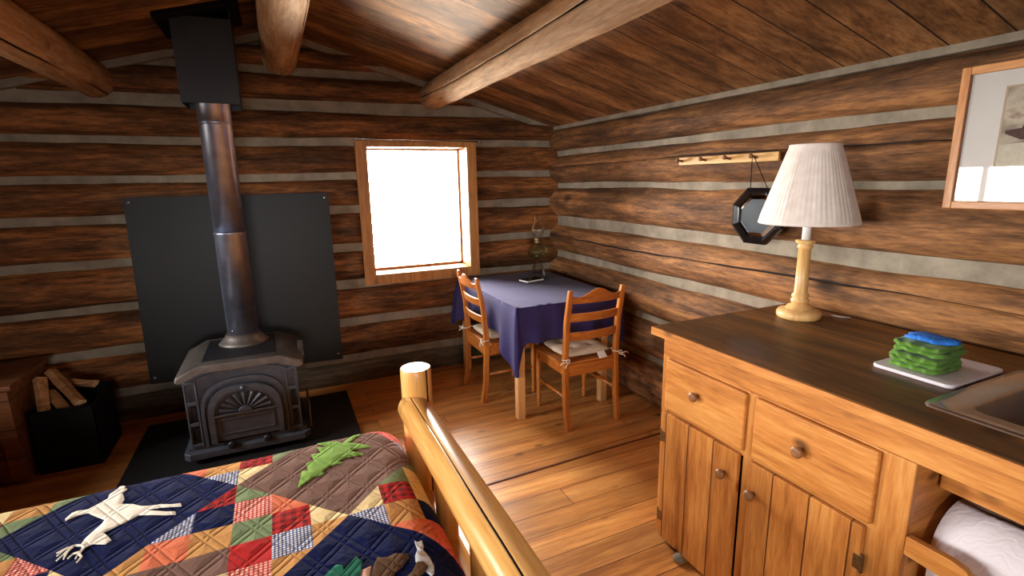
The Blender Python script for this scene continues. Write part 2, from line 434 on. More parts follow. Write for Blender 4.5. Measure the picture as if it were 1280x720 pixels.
# ------------------------------------------------------------------ mesh building
class MB:
    def __init__(self):
        self.v = []; self.f = []; self.mi = []; self.sm = []

    def add(self, verts, faces, mi=0, smooth=False, M4=None):
        o = len(self.v)
        for p in verts:
            p = Vector(p)
            self.v.append(M4 @ p if M4 else p)
        for f in faces:
            self.f.append([o + i for i in f]); self.mi.append(mi); self.sm.append(smooth)
        return self

    def box(self, x0, x1, y0, y1, z0, z1, mi=0, M4=None):
        vs = [(x0, y0, z0), (x1, y0, z0), (x1, y1, z0), (x0, y1, z0), (x0, y0, z1), (x1, y0, z1), (x1, y1, z1), (x0, y1, z1)]
        return self.add(vs, [(3, 2, 1, 0), (4, 5, 6, 7), (0, 1, 5, 4), (1, 2, 6, 5), (2, 3, 7, 6), (3, 0, 4, 7)], mi, False, M4)

    def prism(self, poly, h0, h1, plane='xy', mi=0, smooth=False, M4=None):
        """extrude a 2D outline; plane says which world axes the outline lies in"""
        n = len(poly)
        def mk(a, b, h):
            return {'xy': (a, b, h), 'xz': (a, h, b), 'yz': (h, a, b)}[plane]
        vs = [mk(a, b, h0) for a, b in poly] + [mk(a, b, h1) for a, b in poly]
        self.add(vs, [tuple(range(n)), tuple(range(2 * n - 1, n - 1, -1))], mi, False, M4)
        o = len(self.v) - 2 * n
        for i in range(n):
            j = (i + 1) % n
            self.f.append([o + i, o + n + i, o + n + j, o + j]); self.mi.append(mi); self.sm.append(smooth)
        return self

    def lathe(self, prof, c=(0, 0, 0), n=24, mi=0, smooth=True, M4=None, cap=True, flute=0.0, nf=0):
        vs = []; fs = []
        for r, z in prof:
            for i in range(n):
                a = 2 * PI * i / n
                rr = r * (1 + (flute * (1 if i % 2 else -1) if flute else 0))
                vs.append((c[0] + rr * math.cos(a), c[1] + rr * math.sin(a), c[2] + z))
        m = len(prof)
        for k in range(m - 1):
            for i in range(n):
                j = (i + 1) % n
                fs.append((k * n + i, k * n + j, (k + 1) * n + j, (k + 1) * n + i))
        self.add(vs, fs, mi, smooth, M4)
        if cap:
            o = len(self.v) - len(vs)
            self.f.append([o + i for i in range(n - 1, -1, -1)]); self.mi.append(mi); self.sm.append(False)
            self.f.append([o + (m - 1) * n + i for i in range(n)]); self.mi.append(mi); self.sm.append(False)
        return self

    def tube(self, pts, r, n=10, mi=0, smooth=True, cap=True):
        pts = [Vector(p) for p in pts]
        rs = r if isinstance(r, (list, tuple)) else [r] * len(pts)
        vs = []; fs = []
        up = Vector((0, 0, 1))
        for i, p in enumerate(pts):
            d = (pts[min(i + 1, len(pts) - 1)] - pts[max(i - 1, 0)]).normalized()
            u = d.cross(up)
            if u.length < 0.05:
                u = d.cross(Vector((0, 1, 0)))
            u.normalize(); w = d.cross(u)
            for k in range(n):
                a = 2 * PI * k / n
                vs.append(p + u * rs[i] * math.cos(a) + w * rs[i] * math.sin(a))
        for i in range(len(pts) - 1):
            for k in range(n):
                j = (k + 1) % n
                fs.append((i * n + k, i * n + j, (i + 1) * n + j, (i + 1) * n + k))
        self.add(vs, fs, mi, smooth)
        if cap:
            o = len(self.v) - len(vs)
            self.f.append([o + i for i in range(n - 1, -1, -1)]); self.mi.append(mi); self.sm.append(False)
            self.f.append([o + (len(pts) - 1) * n + i for i in range(n)]); self.mi.append(mi); self.sm.append(False)
        return self

    def log(self, axis, a0, a1, c, rd, rh, seed=0, nl=None, ns=36, rough=0.06, cracks=(), mi=0, taper=0.0, bow=0.0, endmi=None, crackmi=None):
        """a round log along 'x' or 'y'; c = centre in the two other axes (depth, height); rd, rh = radii"""
        nl = nl or max(8, int(abs(a1 - a0) / 0.06))
        vs = []; fs = []
        dl = 0.045
        angs = [(2 * PI * q / ns, 0.0, 0.0) for q in range(ns)]
        for ca, cd in cracks:
            angs = [(an, c_, s_) for an, c_, s_ in angs if abs((an - ca + PI) % (2 * PI) - PI) > dl * 1.6]
            angs += [(ca - dl, 0.0, 1.0), (ca, cd, 0.0), (ca + dl, 0.0, -1.0)]
        angs.sort(); n2 = len(angs); opens = []
        for i in range(nl + 1):
            t = i / nl; a = a0 + (a1 - a0) * t
            tp = 1 - taper * t
            dr = 0.10 * math.sin(a * 1.7 + seed) + 0.05 * mnoise.noise(Vector((a * 4, seed, 0))) if cracks else 0.0
            open_ = max(0.15, min(1.0, 0.72 + 1.0 * mnoise.noise(Vector((a * 1.6, seed * 2.0, 5)))))
            opens.append(open_)
            hv = 1 + rough * 0.9 * mnoise.noise(Vector((a * 0.9, seed * 5.3, 8)))
            for an0, cd, sd in angs:
                an = an0 + dr + sd * dl * (1 - max(0.06, min(1.0, (open_ - 0.45) * 2.2)))
                nz = mnoise.noise(Vector((a * 1.1, math.cos(an) * 1.2 + seed * 7.1, math.sin(an) * 1.2 + seed * 3.3)))
                nz += 0.45 * mnoise.noise(Vector((a * 3.5, math.cos(an) * 2.5 + seed * 2.7, math.sin(an) * 2.5)))
                nz += 0.20 * mnoise.noise(Vector((a * 9.0, math.cos(an) * 5 + seed * 1.7, math.sin(an) * 5)))
                k = 1 + rough * nz - cd * open_
                d = c[0] + rd * tp * k * math.cos(an); h = c[1] + rh * tp * k * hv * math.sin(an) + bow * math.sin(PI * t)
                vs.append((a, d, h) if axis == 'x' else (d, a, h))
        o = len(self.v)
        self.add(vs, [], mi, True)
        crk = {q for q in range(n2) if angs[q][1] > 0}
        for i in range(nl):
            for q in range(n2):
                j = (q + 1) % n2
                f = [o + i * n2 + q, o + i * n2 + j, o + (i + 1) * n2 + j, o + (i + 1) * n2 + q]
                self.f.append(f if axis == 'x' else f[::-1])
                dark = crackmi is not None and (q in crk or j in crk) and opens[i] > 0.42
                self.mi.append(crackmi if dark else mi); self.sm.append(not (q in crk or j in crk))
        em = mi if endmi is None else endmi
        e0 = [o + q for q in range(n2)]; e1 = [o + nl * n2 + q for q in range(n2)]
        self.f.append(e0[::-1] if axis == 'x' else e0); self.mi.append(em); self.sm.append(False)
        self.f.append(e1 if axis == 'x' else e1[::-1]); self.mi.append(em); self.sm.append(False)
        return self

    def build(self, name, mats, parent=None, bevel=0.0, seg=2, subsurf=0, off=None):
        me = bpy.data.meshes.new(name)
        o0 = Vector(off) if off is not None else Vector((0, 0, 0))
        me.from_pydata([tuple(p - o0) for p in self.v], [], self.f)
        if not isinstance(mats, (list, tuple)):
            mats = [mats]
        for m in mats:
            me.materials.append(m)
        me.polygons.foreach_set('material_index', self.mi)
        me.polygons.foreach_set('use_smooth', self.sm)
        bm = bmesh.new(); bm.from_mesh(me)
        bmesh.ops.recalc_face_normals(bm, faces=bm.faces)
        bm.to_mesh(me); bm.free()
        me.update()
        o = bpy.data.objects.new(name, me)
        COL.objects.link(o)
        if parent is not None:
            o.parent = parent
        if bevel:
            b = o.modifiers.new('bevel', 'BEVEL'); b.width = bevel; b.segments = seg; b.limit_method = 'ANGLE'; b.angle_limit = math.radians(40)
            for p in me.polygons:
                p.use_smooth = True
            try:
                me.shade_smooth_by_angle = True
            except Exception:
                pass
            w = o.modifiers.new('normals', 'WEIGHTED_NORMAL'); w.keep_sharp = True
        if subsurf:
            s = o.modifiers.new('sub', 'SUBSURF'); s.levels = subsurf; s.render_levels = subsurf
        return o


def tag(o, label, cat, group=None, kind=None):
    o['label'] = label; o['category'] = cat
    if group: o['group'] = group
    if kind: o['kind'] = kind
    return o


def struct(o):
    o['kind'] = 'structure'
    return o


def thing(name, label, cat, loc=(0, 0, 0), rotz=0.0, group=None):
    o = bpy.data.objects.new(name, None)
    o.empty_display_size = 0.1
    COL.objects.link(o)
    o.location = loc; o.rotation_euler = (0, 0, rotz)
    return tag(o, label, cat, group)


def roof_z(x):
    return RIDGE_Z - SLOPE * abs(x - RIDGE_X)


# ------------------------------------------------------------------ the room
b = MB(); b.box(-2.25, 2.5, YF - 0.2, 4.25, -0.12, 0.0)
struct(b.build('floor', M['floor']))

MB().prism([(0.48, 2.208), (2.12, 2.246), (2.12, 2.257), (0.48, 2.218)], 0.0, 0.005).build('trim_1', plain('floor_strip', rgb(104, 58, 26), 0.5, var=0.2))
struct(bpy.data.objects['trim_1'])
ceil = MB()
X0, X1 = -2.45, 2.6
for xa, xb in ((X0, RIDGE_X), (RIDGE_X, X1)):
    za, zb = roof_z(xa), roof_z(xb)
    y0, y1 = YF - 0.3, 4.35
    ceil.add([(xa, y0, za), (xb, y0, zb), (xb, y1, zb), (xa, y1, za), (xa, y0, za + .1), (xb, y0, zb + .1), (xb, y1, zb + .1), (xa, y1, za + .1)],
             [(0, 1, 2, 3), (7, 6, 5, 4), (0, 4, 5, 1), (2, 6, 7, 3), (1, 5, 6, 2), (3, 7, 4, 0)])
struct(ceil.build('ceiling', M['roof']))

# far wall: log gable with a window
def wall_x(name, y0, y1, win):
    """slab across x with gable top and one opening"""
    b = MB()
    wx0, wx1, wz0, wz1 = win
    e0, e1 = XL - 0.2, XR + 0.2
    b.prism([(e0, 0), (wx0, 0), (wx0, roof_z(wx0) + .05), (RIDGE_X, RIDGE_Z + .05), (e0, roof_z(e0) + .05)] if wx0 > RIDGE_X else
            [(e0, 0), (wx0, 0), (wx0, roof_z(wx0) + .05), (e0, roof_z(e0) + .05)], y0, y1, 'xz')
    b.prism([(wx1, 0), (e1, 0), (e1, roof_z(e1) + .05), (wx1, roof_z(wx1) + .05)], y0, y1, 'xz')
    b.box(wx0, wx1, y0, y1, 0, wz0)
    b.prism([(wx0, wz1), (wx1, wz1), (wx1, roof_z(wx1) + .05)] + ([(RIDGE_X, RIDGE_Z + .05)] if wx0 < RIDGE_X < wx1 else []) + [(wx0, roof_z(wx0) + .05)], y0, y1, 'xz')
    return b

wb = wall_x('wall_back', YB, YB + 0.14, (0.60, 1.44, 0.82, 1.84))
wall_back = struct(wb.build('wall_back', M['chink']))
BZ = [(-0.05, 0.165), (0.225, 0.455), (0.52, 0.75), (0.81, 1.035), (1.095, 1.325), (1.385, 1.575), (1.625, 1.815), (1.87, 2.045), (2.125, 2.285), (2.335, 2.46)]
OX = (0.58, 1.46)
for i, (z0, z1) in enumerate(BZ):
    h = (z1 - z0) / 2 / 0.93; c = (z0 + z1) / 2
    spans = [(XL + 0.05, XR + 0.12)]
    if z0 > 0.8 and z1 < 1.83:
        spans = [(XL + 0.05, OX[0]), (OX[1], XR + 0.12)]
    if i == 8: spans = [(-1.30, 1.55)]
    if i == 9: spans = [(-0.72, 0.96)]
    for s, (xa, xb) in enumerate(spans):
        m = MB().log('x', xa, xb, (YB + 0.03, c), 0.085, h, seed=i * 3 + 1.7 * s, rough=0.10, cracks=((4.5 if i % 2 else 4.0, 0.10),) if i in (1, 7, 8) else (), crackmi=1)
        m.build('log', [M['log_sill'] if i == 0 else M['log_back'], M['crack']], wall_back)
# mortar fillets under the roof boards of the gable
for xa, xb in ((XL, RIDGE_X), (RIDGE_X, XR)):
    MB().prism([(xa, roof_z(xa) - .045), (xb, roof_z(xb) - .045), (xb, roof_z(xb) + .02), (xa, roof_z(xa) + .02)], YB - 0.05, YB + 0.05, 'xz').build('mortar_fillet', M['chink'], wall_back)

# right wall
b = MB(); b.box(XR, XR + 0.14, YF - 0.2, YB + 0.14, 0, roof_z(XR) + .04)
wall_right = struct(b.build('wall_right', M['chink']))
RZ = [(0.0, 0.29), (0.34, 0.575), (0.62, 0.86), (0.92, 1.152), (1.235, 1.472), (1.522, 1.738), (1.785, 1.955)]
for i, (z0, z1) in enumerate(RZ):
    h = (z1 - z0) / 2 / 0.93; c = (z0 + z1) / 2
    rd = 0.082 if i else 0.12
    m = MB().log('y', YF, YB + 0.12, (XR + 0.025, c), rd, h, seed=40 + i * 2.3, rough=0.09, cracks=((2.9, 0.12),) if i in (3, 5) else (), crackmi=1)
    m.build('log', [M['log_right'], M['crack']], wall_right)
MB().box(XR - 0.045, XR + 0.02, YF, YB + 0.02, 1.955, roof_z(XR - 0.045) + .01).build('mortar_fillet', M['chink'], wall_right)

# left wall with two windows, and the wall behind the camera
b = MB()
H_ = roof_z(XL) + .04
ycur = YF - 0.2
for ya, yb, za, zb in LEFT_WINS:
    b.box(XL - 0.14, XL, ycur, ya, 0, H_); b.box(XL - 0.14, XL, ya, yb, 0, za); b.box(XL - 0.14, XL, ya, yb, zb, H_); ycur = yb
b.box(XL - 0.14, XL, ycur, YB + 0.14, 0, H_)
wall_left = struct(b.build('wall_left', M['chink']))
for i, (z0, z1) in enumerate(RZ):
    h = (z1 - z0) / 2 / 0.93; c = (z0 + z1) / 2
    spans = []; ycur = YF
    for ya, yb, za, zb in LEFT_WINS:
        if z1 > za - 0.02 and z0 < zb + 0.02:
            spans.append((ycur, ya - .03)); ycur = yb + .03
    spans.append((ycur, YB))
    for s, (ya, yb) in enumerate(spans):
        MB().log('y', ya, yb, (XL - 0.03, c), 0.085, h, seed=70 + i + s, rough=0.09, ns=24).build('log', M['log_right'], wall_left)
fx0, fx1, fz0, fz1 = FRONT_FILL_WIN
wall_front = struct(wall_x('wall_front', YF - 0.14, YF, FRONT_FILL_WIN).build('wall_front', M['chink']))
for i, (z0, z1) in enumerate(BZ[:8]):
    h = (z1 - z0) / 2 / 0.93; c = (z0 + z1) / 2
    spans = [(XL, XR)] if (z1 < fz0 - 0.01 or z0 > fz1 + 0.01) else [(XL, fx0 - 0.03), (fx1 + 0.03, XR)]
    for s, (xa, xb) in enumerate(spans):
        MB().log('x', xa, xb, (YF - 0.03, c), 0.085, h, seed=90 + i + s, rough=0.09, ns=24).build('log', M['log_back'], wall_front)


# windows
def casing(parent, x0, x1, z0, z1, ya, yb, wl, wr, wt, wbm, mat, name='casing'):
    """four boards round an opening, in the xz plane"""
    MB().box(x0 - wl, x0, ya, yb, z0 - wbm, z1 + wt).build('casing_board', mat, parent, 0.003)
    MB().box(x1, x1 + wr, ya, yb, z0 - wbm, z1 + wt).build('casing_board', mat, parent, 0.003)
    MB().box(x0, x1, ya, yb, z1, z1 + wt).build('casing_board', mat, parent, 0.003)
    MB().box(x0, x1, ya, yb, z0 - wbm, z0).build('casing_board', mat, parent, 0.003)

bx0, bx1, bz0, bz1 = BACK_WIN
w1 = bpy.data.objects.new('window_1', None); COL.objects.link(w1); struct(w1)
casing(w1, bx0, bx1, bz0, bz1, 3.915, 3.945, 0.082, 0.080, 0.042, 0.076, M['casing'])
jm = MB()
jm.box(bx0 - .02, bx0, 3.945, 4.16, bz0 - .02, bz1 + .02); jm.box(bx1, bx1 + .02, 3.945, 4.16, bz0 - .02, bz1 + .02)
jm.box(bx0, bx1, 3.945, 4.16, bz1, bz1 + .02); jm.box(bx0, bx1, 3.945, 4.17, bz0 - .02, bz0)
jm.build('jamb', M['casing'], w1, 0.002)
s1 = MB()
for xa, xb, za, zb in ((bx0, bx0 + .012, bz0, bz1), (bx1 - .012, bx1, bz0, bz1), (bx0, bx1, bz0, bz0 + .02), (bx0, bx1, bz1 - .014, bz1)):
    s1.box(xa, xb, 4.12, 4.145, za, zb)
s1.build('sash', M['casing'], w1, 0.002)
MB().box(bx0 + .02, bx1 - .02, 4.13, 4.134, bz0 + .018, bz1 - .02).build('pane', M['glass'], w1)
for i_, (ya_, yb_, za_, zb_) in enumerate(LEFT_WINS):
    w2 = bpy.data.objects.new('window_%d' % (i_ + 2), None); COL.objects.link(w2); struct(w2)
    f2 = MB()
    for ya, yb, za, zb in ((ya_, ya_ + .04, za_, zb_), (yb_ - .04, yb_, za_, zb_), (ya_, yb_, za_, za_ + .04), (ya_, yb_, zb_ - .04, zb_), ((ya_ + yb_) / 2 - .015, (ya_ + yb_) / 2 + .015, za_, zb_)):
        f2.box(XL - .12, XL - .06, ya, yb, za, zb)
    f2.build('sash', M['casing'], w2)
    MB().box(XL - .092, XL - .088, ya_ + .03, yb_ - .03, za_ + .03, zb_ - .03).build('pane', M['glass'], w2)

w4 = bpy.data.objects.new('window_4', None); COL.objects.link(w4); struct(w4)  # unseen window, added to let fill light onto the stove front
f3 = MB()
for xa, xb, za, zb in ((fx0, fx0 + .04, fz0, fz1), (fx1 - .04, fx1, fz0, fz1), (fx0, fx1, fz0, fz0 + .04), (fx0, fx1, fz1 - .04, fz1), ((fx0 + fx1) / 2 - .015, (fx0 + fx1) / 2 + .015, fz0, fz1)):
    f3.box(xa, xb, YF - .12, YF - .06, za, zb)
f3.build('sash', M['casing'], w4)
MB().box(fx0 + .03, fx1 - .03, YF - .092, YF - .088, fz0 + .03, fz1 - .03).build('pane', M['glass'], w4)

# ------------------------------------------------------------------ ceiling logs
def beam(name, x, z, r, label, cracks, seed, taper=0.0):
    o = MB().log('y', YB + 0.08, YF, (x, z), r, r, seed=seed, rough=0.045, cracks=cracks, ns=56, taper=taper, crackmi=1).build(name, [M['log_beam'], M['crack']])
    return tag(o, label, 'beam')
beam('ceiling_log', 1.17, 2.185, 0.098, 'pale peeled ceiling log with a long crack, running out above the window', ((3.35, 0.22),), 3)
beam('ceiling_log', 0.12, 2.385, 0.112, 'thick ridge log at the ceiling peak, beside the black chimney box', ((3.2, 0.14), (5.6, 0.06)), 9)
beam('ceiling_log', -0.93, 2.19, 0.105, 'dark cracked ceiling log at the far left, above the shadowed corner', ((5.3, 0.22),), 14)

# ------------------------------------------------------------------ stove corner
t = thing('heat_shield', 'large flat black metal board on the log wall behind the stove', 'heat shield', (-0.27, 3.925, 0.24))
P = t.location
MB().add([(-0.89, 3.905, 0.26), (0.338, 3.905, 0.235), (0.344, 3.94, 1.483), (-0.873, 3.94, 1.487), (-0.89, 3.912, 0.26), (0.338, 3.912, 0.235), (0.344, 3.947, 1.483), (-0.873, 3.947, 1.487)],
         [(0, 1, 2, 3), (7, 6, 5, 4), (0, 4, 5, 1), (1, 5, 6, 2), (2, 6, 7, 3), (3, 7, 4, 0)]).build('panel', M['shield'], t, off=P)
for x, z in ((-0.845, 1.455), (0.315, 1.45), (0.31, 0.28), (-0.86, 0.30)):
    y = 3.905 + (z - 0.24) / 1.245 * 0.035
    MB().lathe([(0.009, 0), (0.008, 0.003), (0.003, 0.005)], n=12, M4=Matrix.Translation((x, y, z)) @ Matrix.Rotation(PI / 2, 4, 'X')).build('screw', M['steel'], t, off=P)

o = MB().box(-0.92, 0.335, 2.78, 3.815, 0.0, 0.012).build('hearth_mat', M['hearth'], None, 0.003)
tag(o, 'black fireproof hearth mat on the floor under the stove', 'hearth mat')

SX = -0.285   # stove centre
stove = thing('wood_stove', 'black cast iron wood stove with arched sunburst door', 'stove', (SX, 3.35, 0.012))
P = stove.location
def sp(mb, name, mat, parent=None, bevel=0.004):
    return mb.build(name, mat, parent or stove, bevel, off=P)
bs = MB()
bs.prism([(SX - .33, 3.12), (SX - .30, 3.09), (SX + .30, 3.09), (SX + .33, 3.12), (SX + .33, 3.62), (SX - .33, 3.62)], 0.045, 0.085)
bs.prism([(SX - .31, 3.135), (SX + .31, 3.135), (SX + .31, 3.61), (SX - .31, 3.61)], 0.085, 0.105)
sp(bs, 'base', M['iron'])
for sx in (-1, 1):
    for yy in (3.15, 3.56):
        MB().lathe([(0.03, 0.0), (0.024, 0.012), (0.026, 0.034)], (SX + sx * .27, yy, 0.012), 12).build('foot', M['iron_dark'], stove, off=P)
bd = MB()
bd.prism([(SX - .29, 0.10), (SX + .29, 0.10), (SX + .285, 0.50), (SX + .20, 0.545), (SX - .20, 0.545), (SX - .285, 0.50)], 3.15, 3.59, 'xz')
sp(bd, 'firebox', M['iron'])
# front plate details: corner pilasters with inset panels, arched mouldings
for sx in (-1, 1):
    xc = SX + sx * .258
    pl = MB()
    pl.box(xc - .032, xc + .032, 3.128, 3.152, 0.105, 0.125); pl.box(xc - .032, xc - .022, 3.128, 3.152, 0.125, 0.495); pl.box(xc + .022, xc + .032, 3.128, 3.152, 0.125, 0.495)
    for zz in (0.235, 0.245, 0.36, 0.37, 0.485):
        pl.box(xc - .022, xc + .022, 3.128, 3.152, zz - .005, zz + .008)
    sp(pl, 'pilaster', M['iron'], None, 0.003)
    for z0, z1 in ((0.14, 0.222), (0.262, 0.345)):
        ip = MB(); ip.box(xc - .012, xc + .012, 3.136, 3.152, z0, z1)
        sp(ip, 'inset_panel', M['iron_dark'], None, 0.003)

def arch(w, z0, z1, rise, n=16):
    """outline of a flat-topped round arch, left foot to right foot"""
    pts = [(-w, z0)]
    for i in range(n + 1):
        a = PI - PI * i / n
        x = w * math.copysign(abs(math.cos(a)) ** 0.75, math.cos(a)); z = z1 - rise + rise * math.sin(a) ** 0.8
        pts.append((x, z))
    pts.append((w, z0))
    return pts

def arch_band(outer, inner, y0, y1):
    b = MB(); n = len(outer)
    for i in range(n - 1):
        q = [outer[i], outer[i + 1], inner[i + 1], inner[i]]
        b.prism([(SX + x, z) for x, z in q], y0, y1, 'xz')
    return b
sp(arch_band(arch(.222, 0.105, 0.485, .20), arch(.205, 0.105, 0.466, .19), 3.125, 3.152), 'arch_moulding', M['iron'], None, 0)
sp(arch_band(arch(.280, 0.33, 0.535, .12), arch(.270, 0.33, 0.527, .115), 3.138, 3.152), 'top_moulding', M['iron'], None, 0)
door = MB(); door.prism([(SX + x, z) for x, z in arch(.190, 0.118, 0.442, .175)], 3.118, 3.150, 'xz')
door = sp(door, 'door', M['iron'], None, 0.003)
sp(arch_band(arch(.190, 0.118, 0.442, .175), arch(.160, 0.118, 0.415, .16), 3.106, 3.120), 'door_frame', M['iron'], door, 0)
pn = MB(); pn.box(SX - .145, SX + .145, 3.112, 3.119, 0.155, 0.163); pn.box(SX - .145, SX + .145, 3.112, 3.119, 0.242, 0.250)
pn.box(SX - .145, SX - .137, 3.112, 3.119, 0.155, 0.25); pn.box(SX + .137, SX + .145, 3.112, 3.119, 0.155, 0.25)
pn.box(SX - .165, SX + .165, 3.106, 3.119, 0.268, 0.280)
sp(pn, 'panel_moulding', M['iron'], door, 0.002)
rc = MB(); rc.prism([(SX + .142 * math.cos(a * PI / 16), 0.282 + .118 * math.sin(a * PI / 16)) for a in range(17)], 3.114, 3.1185, 'xz')
sp(rc, 'sunburst_recess', M['iron_dark'], door, 0)
for i in range(9):
    a = PI * (i + 0.5) / 9
    d = Vector((math.cos(a), 0, math.sin(a)))
    p0 = Vector((SX, 3.112, 0.284)) + Vector((d.x * .038, 0, d.z * .034)); p1 = Vector((SX, 3.110, 0.284)) + Vector((d.x * .136, 0, d.z * .112))
    w = Vector((-d.z, 0, d.x))
    r = MB()
    vs = []
    for pp, ww, yy in ((p0, .004, 0.004), (p1, .013, 0.004)):
        vs += [pp - w * ww + Vector((0, yy, 0)), pp + Vector((0, -yy, 0)), pp + w * ww + Vector((0, yy, 0))]
    r.add(vs, [(0, 1, 4, 3), (1, 2, 5, 4), (0, 2, 1), (3, 4, 5), (0, 3, 5, 2)])
    sp(r, 'sunburst_ray', M['iron'], door, 0)
hub = MB(); hub.prism([(SX + .036 * math.cos(a * PI / 12), 0.282 + .033 * math.sin(a * PI / 12)) for a in range(13)], 3.104, 3.1185, 'xz')
sp(hub, 'sunburst_hub', M['iron'], door, 0.003)
MB().lathe([(0.013, 0), (0.014, 0.008), (0.008, 0.014), (0.004, 0.016)], n=16, M4=Matrix.Translation((SX + .0, 3.108, 0.424)) @ Matrix.Rotation(PI / 2, 4, 'X')).build('latch_knob', M['iron'], door, off=P)
for dx in (-.09, .095):
    MB().lathe([(0.010, 0), (0.010, 0.02), (0.021, 0.022), (0.022, 0.036), (0.012, 0.042)], n=16, M4=Matrix.Translation((SX + dx, 3.12, 0.099)) @ Matrix.Rotation(PI / 2, 4, 'X')).build('air_knob', M['iron_dark'], stove, off=P)
# lid: flat middle, sides falling away
lid = MB()
prof = [(-.318, 0.510), (-.310, 0.535), (-.205, 0.588), (.205, 0.588), (.325, 0.535), (.335, 0.510), (.30, 0.500), (.19, 0.545), (-.19, 0.545), (-.30, 0.500)]
n = len(prof)
ys = [(3.085, 0.0, 0.985), (3.10, 0.008, 1.0), (3.60, 0.008, 1.0), (3.62, 0.0, 0.985)]
vs = []
for y, dz, sc in ys:
    for x, z in prof:
        vs.append((SX + x * sc, y, z + dz))
fs = [tuple(range(n)), tuple(range(4 * n - 1, 3 * n - 1, -1))]
for q in range(3):
    for i in range(n):
        j = (i + 1) % n
        fs.append((q * n + i, (q + 1) * n + i, (q + 1) * n + j, q * n + j))
lid.add(vs, fs)
lid = sp(lid, 'lid', M['iron_warm'], None, 0.004)
rp = MB(); rp.prism([(SX - .185, 3.135), (SX + .185, 3.135), (SX + .185, 3.55), (SX - .185, 3.55)], 0.594, 0.601)
sp(rp, 'griddle_plate', M['iron_dark'], lid, 0.003)
for sx in (-1, 1):
    if sx < 0: continue
    er = MB(); er.prism([(3.36 + .11 * math.cos(a * 2 * PI / 20), 0.525 + .052 * math.sin(a * 2 * PI / 20)) for a in range(20)], SX + sx * .312, SX + sx * .342, 'yz')
    sp(er, 'lid_ear', M['iron_warm'], lid, 0.004)
    if sx < 0: continue
    sh = MB(); sh.prism([(3.20, 0.06), (3.52, 0.06), (3.50, 0.20), (3.40, 0.25), (3.30, 0.25), (3.21, 0.20)], SX + sx * .345, SX + sx * .332, 'yz')
    sp(sh, 'ash_lip', M['iron_warm'], None, 0.003)
MB().lathe([(0.145, 0.0), (0.125, 0.018), (0.102, 0.045), (0.095, 0.066)], (-.272, 3.45, 0.596), 40).build('flue_collar', M['iron_warm'], stove, off=P)

pipe = thing('stovepipe', 'tall shiny steel stovepipe rising from the stove', 'stovepipe', (-.27, 3.45, 0.655))
P = pipe.location
for z0, z1, r in ((0.645, 1.28, 0.0855), (1.26, 1.90, 0.083), (1.885, 2.02, 0.0855)):
    MB().lathe([(r, z0), (r, z1 - .012), (r + .0035, z1 - .008), (r + .0035, z1 - .003), (r, z1)], (-.27, 3.45, 0), 48).build('pipe_section', M['pipe'], pipe, off=P)
for z, a in ((1.275, -2.4), (1.275, -0.6), (0.69, -2.2)):
    MB().lathe([(0.006, 0), (0.005, 0.004), (0.002, 0.006)], n=10, M4=Matrix.Translation((-.27 + .0858 * math.cos(a), 3.45 + .0858 * math.sin(a), z)) @ Matrix.Rotation(a, 4, 'Z') @ Matrix.Rotation(PI / 2, 4, 'Y')).build('screw', M['steel'], pipe, off=P)

cbx = thing('chimney_box', 'black sheet metal chimney box hanging from the ceiling over the stovepipe', 'chimney box', (-.265, 3.45, 1.985))
P = cbx.location
q = MB()
for xa, xb, ya, yb in ((-.405, -.400, 3.31, 3.59), (-.130, -.125, 3.31, 3.59), (-.405, -.125, 3.305, 3.31), (-.405, -.125, 3.59, 3.595)):
    zt = min(roof_z(xa), roof_z(xb)) - 0.001
    q.box(xa, xb, ya, yb, 1.985, zt)
q.box(-.40, -.13, 3.31, 3.59, 2.03, 2.035)
q.build('sleeve', M['black_box'], cbx, off=P)
fl = MB()
xa, xb = -.47, -.075
za, zb = roof_z(xa) - .002, roof_z(xb) - .002
fl.add([(xa, 3.22, za - .022), (xb, 3.22, zb - .022), (xb, 3.68, zb - .022), (xa, 3.68, za - .022), (xa, 3.22, za), (xb, 3.22, zb), (xb, 3.68, zb), (xa, 3.68, za)],
       [(0, 1, 2, 3), (7, 6, 5, 4), (0, 4, 5, 1), (1, 5, 6, 2), (2, 6, 7, 3), (3, 7, 4, 0)])
fl.build('ceiling_flange', M['black_matt'], cbx, 0.002, off=P)

# chest, black bin and split firewood in the dark corner
ch = thing('wooden_chest', 'brown plank wooden chest in the shadowed left corner', 'chest', (-1.63, 3.55, 0.0))
P = ch.location
q = MB(); q.box(-1.90, -1.365, 3.33, 3.80, 0.02, 0.53); q.build('body', M['chest'], ch, 0.006, off=P)
q = MB(); q.box(-1.91, -1.345, 3.31, 3.81, 0.532, 0.56); q.build('lid', M['chest'], ch, 0.006, off=P)
for x in (-1.875, -1.405):
    MB().box(x - .025, x + .04, 3.317, 3.332, 0.02, 0.53).build('corner_batten', M['chest'], ch, 0.003, off=P)
bn = thing('firewood_bin', 'black metal bin holding the firewood, beside the wooden chest', 'bin', (-1.210, 3.58, 0.0))
P = bn.location
q = MB()
for xa, xb, ya, yb in ((-1.345, -1.335, 3.40, 3.78), (-1.065, -1.055, 3.40, 3.78), (-1.345, -1.055, 3.40, 3.41), (-1.345, -1.055, 3.77, 3.78)):
    q.box(xa, xb, ya, yb, 0.0, 0.36)
q.box(-1.345, -1.055, 3.40, 3.78, 0.0, 0.01)
q.build('body', M['black_matt'], bn, 0.002, off=P)
q = MB(); q.tube([(-1.345, 3.40, .36), (-1.055, 3.40, .36), (-1.055, 3.78, .36), (-1.345, 3.78, .36), (-1.345, 3.40, .36)], 0.008, 8); q.build('rim', M['black_matt'], bn, off=P)

